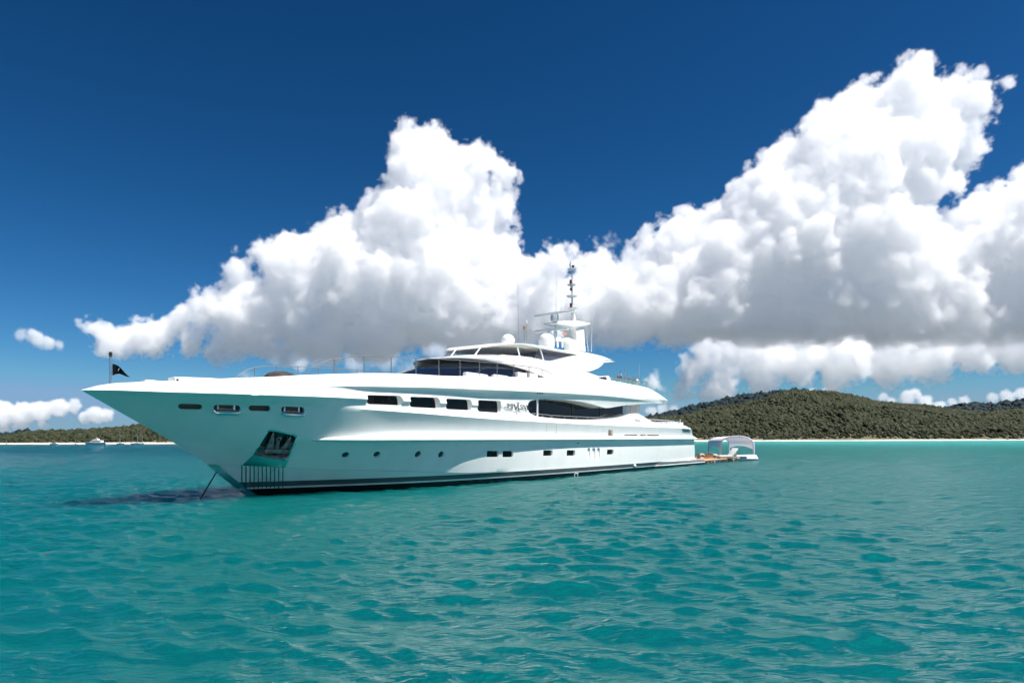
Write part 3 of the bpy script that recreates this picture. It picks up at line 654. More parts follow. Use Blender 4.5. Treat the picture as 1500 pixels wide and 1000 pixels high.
# white shell above the glass, its lower edge sweeping down aft
def lowz(s):  return ZL(s)
ZL = pchip([(8.5,5.56),(9.5,5.57),(10.5,5.53),(11.2,5.47),(12,5.36),(13,5.24),(14,5.08),(15,4.88),(16,4.6),(16.8,4.2),(24,3.9)])
ZT = pchip([(8.5,5.62),(10,5.69),(12,5.76),(15.4,5.85),(16.2,5.86),(17.5,5.70),(19,5.50),(20.5,5.36),(21.5,5.20),(25,5.0)])
BL = pchip([(8,2.62),(11,2.72),(13,2.85),(15,3.05),(17,3.3),(20,3.42),(24.5,3.4)])
def shell_ring(dw, zf, s0=9.15, e=3.9, send=24.3):
    o = []
    for a, b in ell(s0, 1.0, e, send, 26, 34):
        w_ = BL(a)+dw; o.append((a, b*w_, zf(a)))
    return o
obj('wheelhouse_roof', MB().symring([shell_ring(-.30, lambda s: ZL(s)+.03, 9.5, 4.0), shell_ring(0, ZL, 9.2), shell_ring(.03, lambda s: ZL(s)*.6+ZT(s)*.4, 9.2), shell_ring(-.06, lambda s: ZL(s)*.2+ZT(s)*.8, 9.3), shell_ring(-.22, ZT, 9.6)]), WHITE, yacht, smooth=50)
# flybridge coaming (second step) and hardtop
ZK = pchip([(10,5.86),(12,5.93),(14,5.96),(16,5.93),(17,5.85),(19,5.5)])
obj('flybridge_coaming', MB().symring([[(a, b*2.5, 5.4) for a, b in ell(10.6, 1, 3.2, 18.5, 24, 14)], [(a, b*2.42, ZK(a)) for a, b in ell(10.9, 1, 3.2, 18.3, 24, 14)], [(a, b*2.3, ZK(a)+.01) for a, b in ell(11.05, 1, 3.1, 18.2, 24, 14)]]), WHITE, yacht, smooth=50)
# hardtop: surveyed near edge
BH = lambda s: 2.45
def he(px, py, b=2.45): return T(px, py, b)
ZHb = pchip([(11.0,6.2),(11.7,6.27),(12.4,6.40)]+[he(x, y) for x, y in ((757,504.3),(790,510.2),(830,517.3),(850,520),(884,526.5),(890,528.3),(901.5,529.8))])
ZHt = pchip([(11.0,6.28),(11.7,6.36),(12.4,6.55)]+[he(x, y) for x, y in ((757,500.4),(790,505),(820,511),(856,514.5),(880,519.8),(893,524.3),(901.5,529.2))])
s_tip = he(901.5, 529)[0]
def hring(dw, zf, s0, e, send): return [(a, b*(2.45+dw), zf(a)) for a, b in ell(s0, 1, e, send, 24, 26)]
obj('hardtop', MB().symring([hring(-.35, lambda s: ZHb(s)+.05, 12.0, 3.0, s_tip-.1), hring(0, ZHb, 11.7, 3.0, s_tip), hring(0.02, lambda s: (ZHb(s)+ZHt(s))/2, 11.65, 3.0, s_tip), hring(-.12, ZHt, 11.85, 3.0, s_tip)]), WHITE, yacht, smooth=50)
lining = MB(); nb = 15
for i in range(nb):
    y0 = -2.0+i*4.0/nb; y1 = y0+4.0/nb*.72; e_ = 11.9+2.6*(1-math.sqrt(max(0, 1-((y0+y1)/2/2.3)**2))); pp = np.linspace(e_, 19.5, 14)
    lining.frame_prism([[(s, y0, ZHb(s)+.0), (s, y1, ZHb(s)+.0), (s, y1, ZHb(s)+.12), (s, y0, ZHb(s)+.12)] for s in pp])
obj('headlining', lining, BEIGE, yacht)
# side wings that carry the hardtop
wp = [T(x, y, 2.55) for x, y in ((800,531.6),(812,527.5),(830,522.8),(848,519.2),(866,521.5),(884.5,525.5),(884.5,528.5),(882,534),(876,539),(869,542),(862,544.2),(850,542),(830,537.5),(812,535))]
for sgn in (-1, 1):
    obj('hardtop_wing', MB().prism(wp, sgn*2.62, sgn*2.36), WHITE, yacht, bevel=.03)
# enclosure: clear panels and poles
def fly(px, py, b): s, z = T(px, py, b); return Vector((s, -b, z))
def on_ring(px, py, s0, wd, e):                         # the sight line's nearest crossing of a rounded plan outline
    best = None
    for b in np.linspace(wd*.999, -wd*.99, 240):
        s = T(px, py, b)[0]; so = s0+e*(1-math.sqrt(max(0, 1-(b/wd)**2)))
        if so > s0+e-.01: so = max(so, s)
        if best is None and abs(b) < wd*.998 and s <= so: pass
        d = abs(s-so)
        if best is None or d < best[0]-1e-6: best = (d, b)
        if d < .05: break
    s, z = T(px, py, best[1]); return Vector((s, -best[1], z))
enc = [(669.5,508,657,525),(706,504,691.5,524.3)]
for tx, ty, bx, by in enc:
    a = on_ring(tx, ty+2, 11.8, 2.36, 3.0); b = on_ring(bx, by+1, 10.9, 2.36, 3.3)
    obj('enclosure_pole', MB().tube([a, b], .033, 8), WHITE, yacht)
a = on_ring(757, 504.5, 11.8, 2.36, 3.0); b = on_ring(762.5, 527.5, 10.9, 2.36, 3.3)
for sgn in (1, -1): obj('enclosure_pole', MB().tube([(a.x, a.y*sgn, a.z), (b.x, b.y*sgn, b.z)], .04, 8), WHITE, yacht)
for tx, ty, bx, by in ((791,509.5,797,531),):
    s0_, z0_ = T(tx, ty, 2.38); s1_q, z1_ = T(bx, by, 2.42)
    for sgn in (1, -1): obj('enclosure_pole', MB().tube([(s0_, -2.38*sgn, z0_), (s1_q, -2.42*sgn, z1_)], .04, 8), WHITE, yacht)
for yy in (.9, 1.9):
    f_ = lambda s0, e, w: s0+e*(1-math.sqrt(1-(yy/w)**2))
    obj('enclosure_pole', MB().tube([(f_(11.8,3.0,2.36), yy, ZHb(f_(11.8,3.0,2.36))+.02), (f_(10.95,3.3,2.36), yy, 5.75)], .025, 8), SATIN, yacht)
def panel(name, lo_s, hi_s, m):
    P_ = [(a, b*2.30, ZHb(a)+.02, a2, b2*2.33, 5.80 if a2 < 17 else 5.3) for (a, b), (a2, b2) in zip(ell(11.8, 1, 3.0, 19.4, 24, 20), ell(10.9, 1, 3.3, 19.4, 24, 20))]
    runs = [[]]
    for q in P_:
        if lo_s <= q[0] <= hi_s: runs[-1].append(q)
        elif runs[-1]: runs.append([])
    for r_ in runs:
        if len(r_) < 2: continue
        pn = MB(); n_ = len(r_); pn.v = [q[:3] for q in r_]+[q[3:] for q in r_]; pn.f = [(i, i+1, n_+i+1, n_+i) for i in range(n_-1)]
        obj(name, pn, m, yacht, smooth=60)
panel('clear_enclosure', 0, 15.2, CLEAR); panel('tinted_enclosure', 14.9, 30, TINTV)
# flybridge furniture seen through it
obj('flybridge_bulkhead', MB().box((15.9, -1.5, 5.2), (16.1, 2.2, 6.5)), NAVY, yacht, bevel=.03)
c = fly(781.5, 523.5, .2); obj('round_window', MB().lathe((0,0,0), [(.42,0),(.42,.05),(.33,.06),(.33,0)], 28), GREY, yacht)
rw = bpy.data.objects['round_window']; rw.location = (15.88, -.55, 6.0); rw.rotation_euler = (0, R(-90), 0)
obj('flybridge_console', MB().box((13.2, -1.0, 5.6), (13.9, 1.1, 6.08)).box((13.3, -.8, 6.05), (13.5, .2, 6.16)), GREY, yacht, bevel=.05)
obj('flybridge_seat', MB().box((14.4, -1.9, 5.5), (15.1, -.6, 5.95)).box((14.95, -1.9, 5.9), (15.15, -.6, 6.14)), WHITE, yacht, bevel=.06)
obj('life_jacket', MB().box((13.4, -1.25, 6.02), (13.55, -1.12, 6.16)), mat('yellow_cloth', (.8, .5, .02), .7), yacht, bevel=.03)
hr = [fly(x, y, 2.2) for x, y in ((699,520.5),(730,520.3),(736,521.5),(740,524.5))]; obj('grab_rail', MB().tube(hr, .02, 8), STEEL, yacht)
# ---------------- domes, antennas, radar arch, mast
def roofpt(px, py, b): s, z = T(px, py, b); return Vector((s, -(b(s) if callable(b) else b), z))
def dome(px, py, r, b, cyl, label=None):
    p = roofpt(px, py, b); prof = [(r*.8, 0), (r*.97, .04), (r, .12)]+([(r, cyl)] if cyl > .13 else [])+[(r*math.cos(t), max(cyl, .12)+r*math.sin(t)*.95) for t in np.linspace(.12, 1.5, 10)]+[(.001, max(cyl, .12)+r*.95)]
    return obj('satellite_dome', MB().lathe((p.x, p.y, p.z-.06), prof, 32), WHITE, yacht, smooth=40)
dome(744, 500.5, .35, .9, 0.0); dome(800.5, 508.5, .45, .8, .42)
def whip(x0, y0, x1, y1, b, r=.013, m=WHITE):
    p = roofpt(x0, y0, b); q = roofpt(x1, y1, b); mid = p*.9+q*.1
    o = obj('whip_antenna', MB().tube([p, mid, p*.45+q*.55, q], [r*1.6, r*1.2, r*.8, r*.35], 6), m, yacht)
whip(760, 500, 757.5, 372, .3, .011, SATIN); whip(812.8, 506, 816.5, 370, 1.0, .011, SATIN); whip(861.6, 514.5, 857, 465, 1.6, .016); whip(866.3, 515, 867.2, 462, .9, .016)
p = roofpt(768, 500.5, .2); q = roofpt(768, 482, .2); pl = obj('light_post', MB().tube([p, q], .028, 8), SATIN, yacht)
obj('lantern', MB().lathe(tuple(q), [(.05,-.02),(.075,0),(.075,.03),(.06,.04),(.06,.12),(.08,.13),(.03,.17)], 14), AMBER, pl)
p = roofpt(771.5, 500.5, -.3); q = roofpt(771.5, 474, -.3); gp = obj('aerial_post', MB().tube([p, q], .018, 8), GREY, yacht)
obj('aerial_tip', MB().lathe(tuple(q), [(.03,0),(.045,.02),(.04,.1),(.015,.2),(.001,.22)], 12), WHITE, gp)
# radar arch: profile polygons, extruded
def prof(pts, b): return [T(x, y, b) for x, y in pts]
arch = prof([(856.5,514.8),(855,500),(854,484),(852.6,478.5),(849,474.5),(844.5,472.3),(838,474.0),(836,477),(839.5,479),(841.6,482.5),(842.2,488),(843.2,499.6),(839,497.5),(833,495),(825,493.8),(813,494.3),(813.5,499.8),(826,500),(831.8,501.5),(833,512)], .2)
obj('radar_arch', MB().prism(arch, -.30, .12), WHITE, yacht, bevel=.05)
a2 = prof([(802,474.2),(803,472.8),(818,470.5),(836,470.8),(853,473.6),(855,475.6),(846,478.6),(834,480.5),(822,478.5),(808,476.2)], -.1)
obj('radar_platform', MB().prism(a2, -.42, .42), WHITE, yacht, bevel=.04)
for x in (816.7, 823.7): 
    p = roofpt(x, 509, .2); q = roofpt(x, 500, .2); obj('arch_strut', MB().tube([p, q], .06, 8), WHITE, yacht)
def scanner(px, py, ln, b, h=.10, ped=.30, tilt=0, pm=PALE, tap=.45):
    p = roofpt(px, py, b)
    pd = obj('radar_pedestal', MB().lathe((p.x, p.y, p.z-ped), [(.17,0),(.24,.04),(.25,ped*.7),(.2,ped-.02),(.06,ped)], 20), pm, yacht)
    bar = MB(); L = []
    for y in np.linspace(-ln/2, ln/2, 9):
        e = 1-tap*abs(y/(ln/2))**3; L.append([(p.x-.09*e, p.y+y, p.z), (p.x+.09*e, p.y+y, p.z), (p.x+.07*e, p.y+y, p.z+h*e), (p.x-.07*e, p.y+y, p.z+h*e)])
    obj('radar_scanner', bar.frame_prism(L), WHITE, yacht, bevel=.015)
scanner(812.5, 460.3, 2.8, .35, .13, .42, tap=.3); scanner(808, 485, 2.2, .2, .16, .34, tap=.05)
obj('lamp_box', MB().box(tuple(roofpt(816, 494.5, .15)-Vector((.15,.1,.0))), tuple(roofpt(823, 486, .15)+Vector((.12,.35,0)))), PALE, yacht, bevel=.02)
for dx in (826.5, 829.7):
    p = roofpt(dx, 490.5, .35); o = obj('horn', MB().lathe((0,0,0), [(.03,0),(.05,.1),(.10,.2),(.08,.2)], 14), COPPER, yacht); o.location = p; o.rotation_euler = (0, R(-80), R(20))
mz = lambda y, x=838.: roofpt(x, y, -.05)
obj('mast_base', MB().tube([mz(472, 840.5), mz(462, 839.8), mz(453, 839)], [.17,.12,.09], 14), WHITE, yacht)
sp1 = prof([(783.5,463.2),(800,459.3),(830,452.4),(836,450.5),(842.5,451.2),(842,453.5),(836,455.2),(815,459.3),(795,463.6)], 0)
obj('mast_spreader', MB().lathe(tuple(mz(452)), [(.02,-.05),(.28,-.02),(.30,.03),(.05,.05)], 24), WHITE, yacht)
obj('mast_pole', MB().tube([mz(452), mz(394)], [.055, .038], 10), PALE, yacht)
for y, r in ((434, .34), (417.3, .28), (394.3, .27)):
    obj('mast_platform', MB().lathe(tuple(mz(y, 837.3)), [(.03,-.07),(r*.8,-.03),(r,.015),(r*.9,.035),(.03,.045)], 24, 1, 1), PALE, yacht)
for x, y in ((834.2, 450.5), (834, 416)):
    p = mz(y-.5, x); p.y -= .1; l_ = obj('lamp_housing', MB().lathe(tuple(p), [(.06,0),(.085,.02),(.085,.05),(.05,.06)], 14), BLACK, yacht)
    obj('red_lens', MB().lathe(tuple(p+Vector((0,0,.055))), [(.065,0),(.075,.04),(.075,.12),(.07,.13)], 14), RED, l_)
    obj('lamp_cap', MB().lathe(tuple(p+Vector((0,0,.185))), [(.085,0),(.08,.03),(.02,.05)], 14), BLACK, l_)
p = mz(424, 833.8); p.y -= .12; obj('hanging_lamp', MB().tube([p+Vector((0,0,.26)), p+Vector((0,0,.1))], .02, 6).lathe(tuple(p), [(.05,-.08),(.07,-.05),(.07,.05),(.04,.1)], 12), BLACK, yacht)
p = mz(390.4, 839.3); obj('black_ball', MB().ball(tuple(p), .095, 16), BLACK, yacht)
p = mz(394, 835.5); obj('wind_sensor', MB().tube([p, p+Vector((0,0,.42))], .016, 6).tube([p+Vector((-.06,-.02,.40)), p+Vector((.08,.02,.44))], .02, 6).tube([p+Vector((-.05,0,.0)), p+Vector((-.2,-.1,.17))], .014, 6).tube([p+Vector((-.25,-.12,.1)), p+Vector((-.17,-.06,.25))], .03, 6), BLACK, yacht)
# ---------------- foredeck: rails, flag, locker, cover
def rail(name, base_px, top_px, b, posts, r=.016):
    o = MB().tube([roofpt(x, y, b) for x, y in top_px], r, 8)
    rl = obj(name, o, RAILM, yacht, smooth=60)
    for bx, by, tx, ty in posts: obj('stanchion', MB().tube([roofpt(bx, by+1.5, b), roofpt(tx, ty, b)], r*1.15, 8), RAILM, rl)
RB = lambda s: B9(s)-.08
rail('bow_rail', None, [(447,549.5),(449.5,545),(455,540.5),(463,535.5),(475,529.5),(489,526),(505,523),(520,522),(535,522.3),(573,522.6),(609,524),(642.5,525.6),(673.5,527.5),(702,529.5),(728,532),(752.5,534.5),(775,537),(788,539),(798,542),(807,547),(812,551),(814,553.5)], RB,
     [(489.8,549,489.5,526),(533.6,548.8,533,522.3),(573.6,549,573,522.6),(609.3,549.5,609.2,524),(643,549.8,642.7,525.6),(673.8,550.5,673.7,527.5),(702,551,702,529.5),(728.3,552,728,532),(752.7,552.5,752.5,534.5),(775,553,775,537),(794,553,794,541)])
rail('bow_rail', None, [(344.5,553.5),(352,547.5),(362,541.5),(373,538),(388,535.8),(405,535.8),(437,536.8),(467,538.5),(494,539.9),(525,542),(549,543.5),(577,545)], -2.45,
     [(373,553,373,538.5),(405.5,552,405.3,536),(436.5,550,436.3,537),(467,549,467,538.5),(494,549,494,540),(523,548,523,542)])
p = Vector((-4.54, 0, 3.55)); fp = obj('flagstaff', MB().tube([p, p+Vector((0,0,.80))], .045, 12), STEEL, yacht)
obj('staff_lamp', MB().lathe(tuple(p+Vector((0,0,.78))), [(.03,0),(.035,.03),(.045,.04),(.045,.14),(.03,.16)], 12), BLACK, fp)
fl = MB(); FN = 10; A0 = p+Vector((0,0,.62)); dirx = Vector((.50, -.32, 0)).normalized()
cols_ = []
for i in range(FN+1):
    u = i/FN; x = u*.44; wob = .05*math.sin(u*7); c0_ = A0+dirx*(x+.05)+Vector((0,0,-.02-x*.72+.05*math.sin(u*5)))+Vector((wob*.6,wob,0)); hgt_ = .34*(1-u)+.004
    cols_.append((c0_, c0_-Vector((0,0,hgt_))))
fl.v = [tuple(q) for a in cols_ for q in a]; fl.f = [(2*i, 2*i+2, 2*i+3, 2*i+1) for i in range(FN)]
fo = obj('pennant', fl, mat('black_flag_cloth', (.006, .006, .008), .9, Specular_IOR_Level=.05), yacht, smooth=60)
a_, b_ = cols_[3]; c_, d_ = cols_[4]
mk = MB(); off = Vector((.25,-.6,0)).normalized()*-.0; n2 = dirx.cross(Vector((0,0,1))).normalized()
for sg in (1, -1): mk.add([a_*.3+b_*.7+n2*.006*sg, a_*.45+b_*.55+n2*.006*sg, c_*.85+d_*.15+n2*.006*sg, c_*.7+d_*.3+n2*.006*sg], [(0,1,2,3)])
obj('pennant_mark', mk, WHITE, fo, smooth=0)
loc = MB(); L = []
for x, yt in ((256,552.2),(257.5,551.7),(271,551.6),(290,552.4),(310,553.2),(325,554.3),(345,554.5)):
    s, z = T(x, yt, B9); b = B9(s); L.append([(s, -(b+.02), Z9(s)-.08), (s, -(b+.01), z-.02), (s, -(b-.05), z), (s, -(b-.35), z), (s, -(b-.38), Z9(s)-.1)])
obj('bulwark_cap', loc.frame_prism(L).frame_prism([[(q[0], -q[1], q[2]) for q in l] for l in L]), WHITE, yacht, smooth=40)
hp, hn = T(259.5, 556.3, B9), None
obj('cap_hole', MB().ball((hp[0], -(B9(hp[0])+.02), hp[1]), .035, 10), BLACK, yacht)  # black ball drawn as the small dark hole in the bulwark cap
p = Vector((2.6, .3, 4.2)); pz = T(411, 545.3, 0); obj('deck_cover', MB().lathe((pz[0], 0, 4.05), [(.62,0),(.60,.12),(.45,.26),(.2,.33),(.001,.35)], 20, 1.0, 1.0), noise_col(mat('dark_canvas', (.03,.022,.02), .8), (.015,.012,.012), (.06,.04,.035), 5, 4), yacht)
# side deck lockers and tender gear by the wheelhouse
for (x0, y0, x1, y1) in ((684,548,716,553),(725,550.3,746,553.5),(759,546.2,772,553),(776.5,547.5,788,553)):
    a = roofpt(x0, y1, 3.0); c = roofpt(x1, y0, 3.0); obj('deck_locker', MB().box((a.x, -3.0, a.z-.25), (c.x, -2.75, c.z)), WHITE, yacht, bevel=.05 if x0 > 750 else .09)
# wipers and panes on the wheelhouse glass
PSI = []
for x0, y0, x1, y1, b in ((588,545.5,611,537.5,0),(600,547.3,640,536.3,0)): pass
# ---------------- side deck rail, boat deck gear, aft rail
rail('side_rail', None, [(778.5,606),(782,605.3),(795,606.8),(810,608.3),(830,609.4),(850,610.4),(870,611.2),(890,611.7),(900,611.8),(906,611.5)], 3.62,
     [(x, y+4.6, x, y) for x, y in ((782,605.5),(794.5,606.8),(806.5,608),(808.5,608.2),(826.8,609.3),(844,610.2),(860.5,611),(875.5,611.5),(890,611.9))], .022)
pod = MB(); pts_ = [T(x, y, 3.25) for x, y in ((876.5,552.5),(880,551),(887.5,550.3),(889.5,552),(891.5,557.2),(893,560),(884,557.5))]
pod.prism(pts_, -3.42, -2.9); obj('wing_station', pod, WHITE, yacht, bevel=.03)
obj('wing_station_window', MB().prism([T(x, y, 3.42) for x, y in ((880.3,552.2),(887.2,551.8),(889.4,557),(882.2,556.7))], -3.435, -3.38), mat('brown_interior', (.03,.012,.01), .3), yacht)
obj('wing_station_sill', MB().prism([T(x, y, 3.42) for x, y in ((882.2,557),(889.8,557.4),(891.5,559.9),(884.5,558.9))], -3.46, -3.38), PALE, yacht)
RB3 = 3.05
gr = MB(); tops = [(892,552.5),(905,553.7),(915,554.8),(925,556.2),(935,557.5),(948,559.3)]; bots = [(892,557),(905,559.5),(915,561.5),(925,563.6),(935,566),(948,570)]
tp = [roofpt(x, y, RB3) for x, y in tops]; bo = [roofpt(x, y, RB3) for x, y in bots]
gl = MB(); gl.v = [tuple(q) for q in tp]+[tuple(q) for q in bo]; n_ = len(tp); gl.f = [(i, i+1, n_+i+1, n_+i) for i in range(n_-1)]
gro = obj('glass_balustrade', gl, GLASSR, yacht); obj('top_rail', MB().tube(tp, .022, 8), STEEL, gro)
for x in (892, 900, 905, 912, 917, 923, 929, 935, 941, 948):
    i = 0; s_t = T(x, np.interp(x, [q[0] for q in tops], [q[1] for q in tops]), RB3); s_b = T(x, np.interp(x, [q[0] for q in bots], [q[1] for q in bots])+1, RB3)
    obj('stanchion', MB().tube([(s_b[0], -RB3, s_b[1]), (s_t[0], -RB3, s_t[1])], .022, 8), SATIN, gro)
for x, y0, y1 in ((915.3,560,536),(936.5,566,533.5)): whip(x, y0, x, y1, 2.4, .028, SATIN)
p = roofpt(933.5, 564, 2.6); obj('covered_light', MB().lathe(tuple(p), [(.1,0),(.12,.12),(.14,.2),(.12,.3),(.05,.38),(.001,.4)], 14), WHITE, yacht)
p0 = roofpt(909.5, 560, 2.0); p1 = roofpt(909, 543, 2.0); ens = obj('ensign_staff', MB().tube([p0, p1], .015, 6), SATIN, yacht)
en = MB()
for k, (z0, z1) in enumerate(((.02,.24),(.24,.48))): pass
cl = [p1+Vector((0,0,-.05)), p1+Vector((.05,-.04,-.62)), p1+Vector((.13,-.08,-.60)), p1+Vector((.09,-.05,-.30))]
en.v = [tuple(q) for q in cl]; en.f = [(0,1,2,3)]; obj('ensign', en, noise_col(mat('ensign_cloth', (.5,.05,.06), .8), (.55,.03,.04), (.65,.6,.62), 6, 1, .48, .5), ens, smooth=0)
for x, y in ((906,558),(928,563),(931,563.5),(920,561),(924.5,562)):
    p = roofpt(x, y, 2.4); obj('deck_chair', MB().box((p.x-.18, p.y-.2, p.z-.1), (p.x+.18, p.y+.2, p.z+.12)).box((p.x+.12, p.y-.2, p.z+.1), (p.x+.18, p.y+.2, p.z+.38)), BLACK if int(x) % 2 else SATIN, yacht, bevel=.03)
ar = MB(); tops = [(950,613.8),(968,614.8),(985,615.9),(994,616.9)]
tp = [roofpt(x, y, 3.35) for x, y in tops]; aro = obj('aft_rail', ar.tube(tp, .025, 8), STEEL, yacht)
for x, y in tops+[(959,614.3),(976,615.3)]:
    a = roofpt(x, y, 3.35); obj('stanchion', MB().tube([a, a-Vector((0,0,.35))], .022, 8), SATIN, aro)
obj('aft_seat', MB().box((T(972,620,2)[0], -2.6, 2.5), (T(990,620,2)[0], 1.5, T(980,617.2,2.6)[1])), WHITE, yacht, bevel=.08)
p = roofpt(996, 618, 3.3); q = roofpt(996.5, 614.2, 3.3); obj('stern_light', MB().tube([p-Vector((0,0,.1)), q], .04, 8), PALE, yacht)
# mooring window on the quarter
mw = [hit(*c)[0] for c in ((999.3,628),(1008.5,628.3),(1011.5,632.2),(1000,632))]
mw = [Vector((q.x, min(q.y, -3.55), q.z)) for q in mw]
obj('mooring_port', MB().frame_prism([[q+Vector((0,-.03,0)) for q in mw], [q+Vector((0,.2,0)) for q in mw]]), mat('mooring_steel', (.12,.17,.2), .2, .5), yacht, bevel=.02)
# three exhaust grooves, small fittings
for x, y, r, m in ((842.5,693.5,.05,RED),(929,682,.12,WHITE),(979,679.5,.05,SATIN)):
    p, n = hit(x, y); obj('hull_fitting', MB().ball(tuple(p-Vector((0,.02,0))), r, 12), m, yacht)
for x0, x1 in ((838.5,839.3),(843,844)):
    p = hit(x0, 695)[0]; obj('outlet_pipe', MB().tube([p+Vector((0,-.12,.04)), p+Vector((0,-.14,-.14))], .02, 6), WHITE, yacht)
p = hit(840, 694.3)[0]; obj('outlet_pipe', MB().tube([p+Vector((-.1,-.12,.04)), p+Vector((.3,-.12,.04))], .022, 6), WHITE, yacht)
p = hit(846.5, 648.6)[0]; obj('hull_fitting', MB().tube([p+Vector((-.09,-.01,0)), p+Vector((.09,-.01,0))], .02, 8), BLACK, yacht)
SEAM = mat('seam_grey', (.42, .44, .45), .5)  # grey of the boarding gate's joint lines
for seg in ([(801,622),(801,640)], [(815,622),(815,640)], [(801,640),(808,640),(815,640)]):
    pts = [(seg[0][0]+(seg[-1][0]-seg[0][0])*i/8, seg[0][1]+(seg[-1][1]-seg[0][1])*i/8) for i in range(9)]
    obj('gate_seam', strip_on_skin(pts, .018, .003), SEAM, yacht)
for x in (802.5, 812): obj('gate_hinge', strip_on_skin([(x, 640.6), (x+2.5, 640.8), (x+5, 641)], .05, .02), COPPER, yacht)
# ---------------- lettering standing off the skin
def text_on(txt, cx, cy, width_m, mtl, name, off=.07, squash=1.0, depth=.008, shear=0.0, slopez=0.0):
    cu = bpy.data.curves.new('t', 'FONT'); cu.body = txt; cu.extrude = depth; cu.align_x = 'CENTER'; cu.align_y = 'CENTER'; cu.shear = shear
    to = bpy.data.objects.new('t', cu); COL.objects.link(to); dg = bpy.context.evaluated_depsgraph_get(); me = bpy.data.meshes.new_from_object(to.evaluated_get(dg)); bpy.data.objects.remove(to)
    xs = [v.co.x for v in me.vertices]; k = width_m/(max(xs)-min(xs)); c, n = hit(cx, cy)
    for v in me.vertices:
        s = c.x+v.co.x*k; z = c.z+v.co.y*k*squash+slopez*v.co.x*k; sk = skin(s, z)[0]; v.co = (s, min(sk.y, c.y+.0)-off-v.co.z, z)
    return link(name, me, mtl, yacht, smooth=0)
LET = mat('dark_letters', (.02, .018, .02), .3)
c0 = T(740.5, 596, 3.8)[0]; c1 = T(772.5, 596, 3.8)[0]
text_on('IMPULSIVE', 756.3, 596.0, c1-c0, LET, 'name_lettering', off=.09, squash=.80, slopez=-.02)
def blockmark(x0, y0, x1, y1, name, m, off=.09, th=.02):
    p, _ = hit((x0+x1)/2, (y0+y1)/2); s0 = T(x0, y0, -p.y)[0]; s1 = T(x1, y0, -p.y)[0]; z0 = T(x0, y1, -p.y)[1]; z1 = T(x0, y0, -p.y)[1]
    return obj(name, MB().box((s0, p.y-off-th, z0), (s1, p.y-off, z1)), m, yacht)
mbs = (753.9, 589.2, 758.6, 589.9), (755.8, 589.9, 756.7, 593.2), (755.8, 598.8, 756.7, 601.4), (754.4, 601.4, 758.2, 602.0), (736.2, 596.0, 738.6, 597.0), (773.4, 597.2, 775.6, 598.2)
for q in mbs: blockmark(*q, 'name_emblem', LET)
for x in (787.3, 790.6, 793.9): blockmark(x-.9, 574.9, x+.9, 576.6, 'builder_mark', LET, .01, .01)
blockmark(929.3, 614.8, 937.5, 615.9, 'quarter_mark', LET, .01, .01)
# ---------------------------------------------------------------- things afloat behind the yacht
AZ = math.atan2(AX[1], AX[0])
def Wp(px, D, z=0.0): return Vector(((px-CX)/FPX*D, D, z))
def yl(s, b, z=0): return Vector((ST[0]+s*AX[0]+b*NX[0], ST[1]+s*AX[1]+b*NX[1], z))
dock = thing('floating_platform', 'teak topped inflatable swim platform floating behind the yacht\'s stern', 'platform', yl(36.1, 1.3, 0), AZ)
obj('deck_board', MB().box((0, -1.85, .19), (13.2, 1.85, .26)), TEAK, dock, bevel=.02)
EDGE = mat('pontoon_rubber', (.02,.02,.02), .5); noise_col(EDGE, (.015,.017,.018), (.55,.56,.56), 2.6, 2, .60, .64)
obj('pontoon', MB().box((.05, -1.9, -.15), (13.25, 1.9, .17)), EDGE, dock, bevel=.06)
for x in (4.6, 11.2): obj('blue_patch', MB().box((x, -1.93, -.02), (x+.4, -1.89, .14)), mat('blue_vinyl', (.01,.10,.28), .4), dock)
bar = thing('bar_counter', 'low wooden counter with a dark top on the platform beside the stern', 'counter', Wp(1033, 57.5, .26), R(8))
obj('counter_body', MB().box((-.62, -.25, 0), (.6, .3, .36)), TEAK, bar, bevel=.02); obj('counter_top', MB().box((-.72, -.32, .363), (.68, .36, .42)), mat('dark_top', (.10,.11,.12), .35), bar, bevel=.015)
ring = thing('life_ring', 'round white ring leaning against the low wooden counter', 'life ring', Wp(1028.5, 56.8, .26), R(8))
tor = MB(); n1, n2 = 24, 8
for i in range(n1):
    a = 2*math.pi*i/n1
    for j in range(n2):
        b = 2*math.pi*j/n2; r_ = .17+.055*math.cos(b); tor.v.append((r_*math.cos(a), .055*math.sin(b), .22+r_*math.sin(a)))
tor.f = [(i*n2+j, ((i+1)%n1)*n2+j, ((i+1)%n1)*n2+(j+1)%n2, i*n2+(j+1)%n2) for i in range(n1) for j in range(n2)]
obj('ring_body', tor, WHITE, ring); obj('ring_strap', MB().box((-.235, -.07, .18), (-.10, .07, .25)).box((.10, -.07, .18), (.235, .07, .25)), BLACK, ring)
ott = thing('round_stool', 'small round stool with white top and slate blue side on the floating platform', 'stool', Wp(1047, 58.5, .26))
obj('stool_side', MB().lathe((0,0,0), [(.16,0),(.2,.04),(.2,.2),(.18,.22)], 24), mat('slate_fabric', (.12,.19,.23), .7), ott)
obj('stool_cushion', MB().lathe((0,0,.22), [(.17,0),(.21,.03),(.2,.08),(.12,.12),(.001,.13)], 24), WHITE, ott)
CUSH = mat('white_cushion', (.80,.78,.75), .8)
lou = thing('sun_lounger', 'white padded sun lounger with raised back on the floating platform', 'sun lounger', Wp(1065.5, 57.6, .26), R(14))
obj('lounger_base', MB().box((-.85, -.32, 0), (.75, .32, .13)), mat('wicker', (.42,.28,.18), .7), lou, bevel=.04)
obj('seat_cushion', MB().box((-.9, -.34, .13), (.25, .34, .26)), CUSH, lou, bevel=.05)
obj('back_cushion', MB().frame_prism([[(.12,y,.16),(.30,y,.10),(.86,y,.80),(.66,y,.88)] for y in (-.34, .34)]), CUSH, lou, bevel=.05)
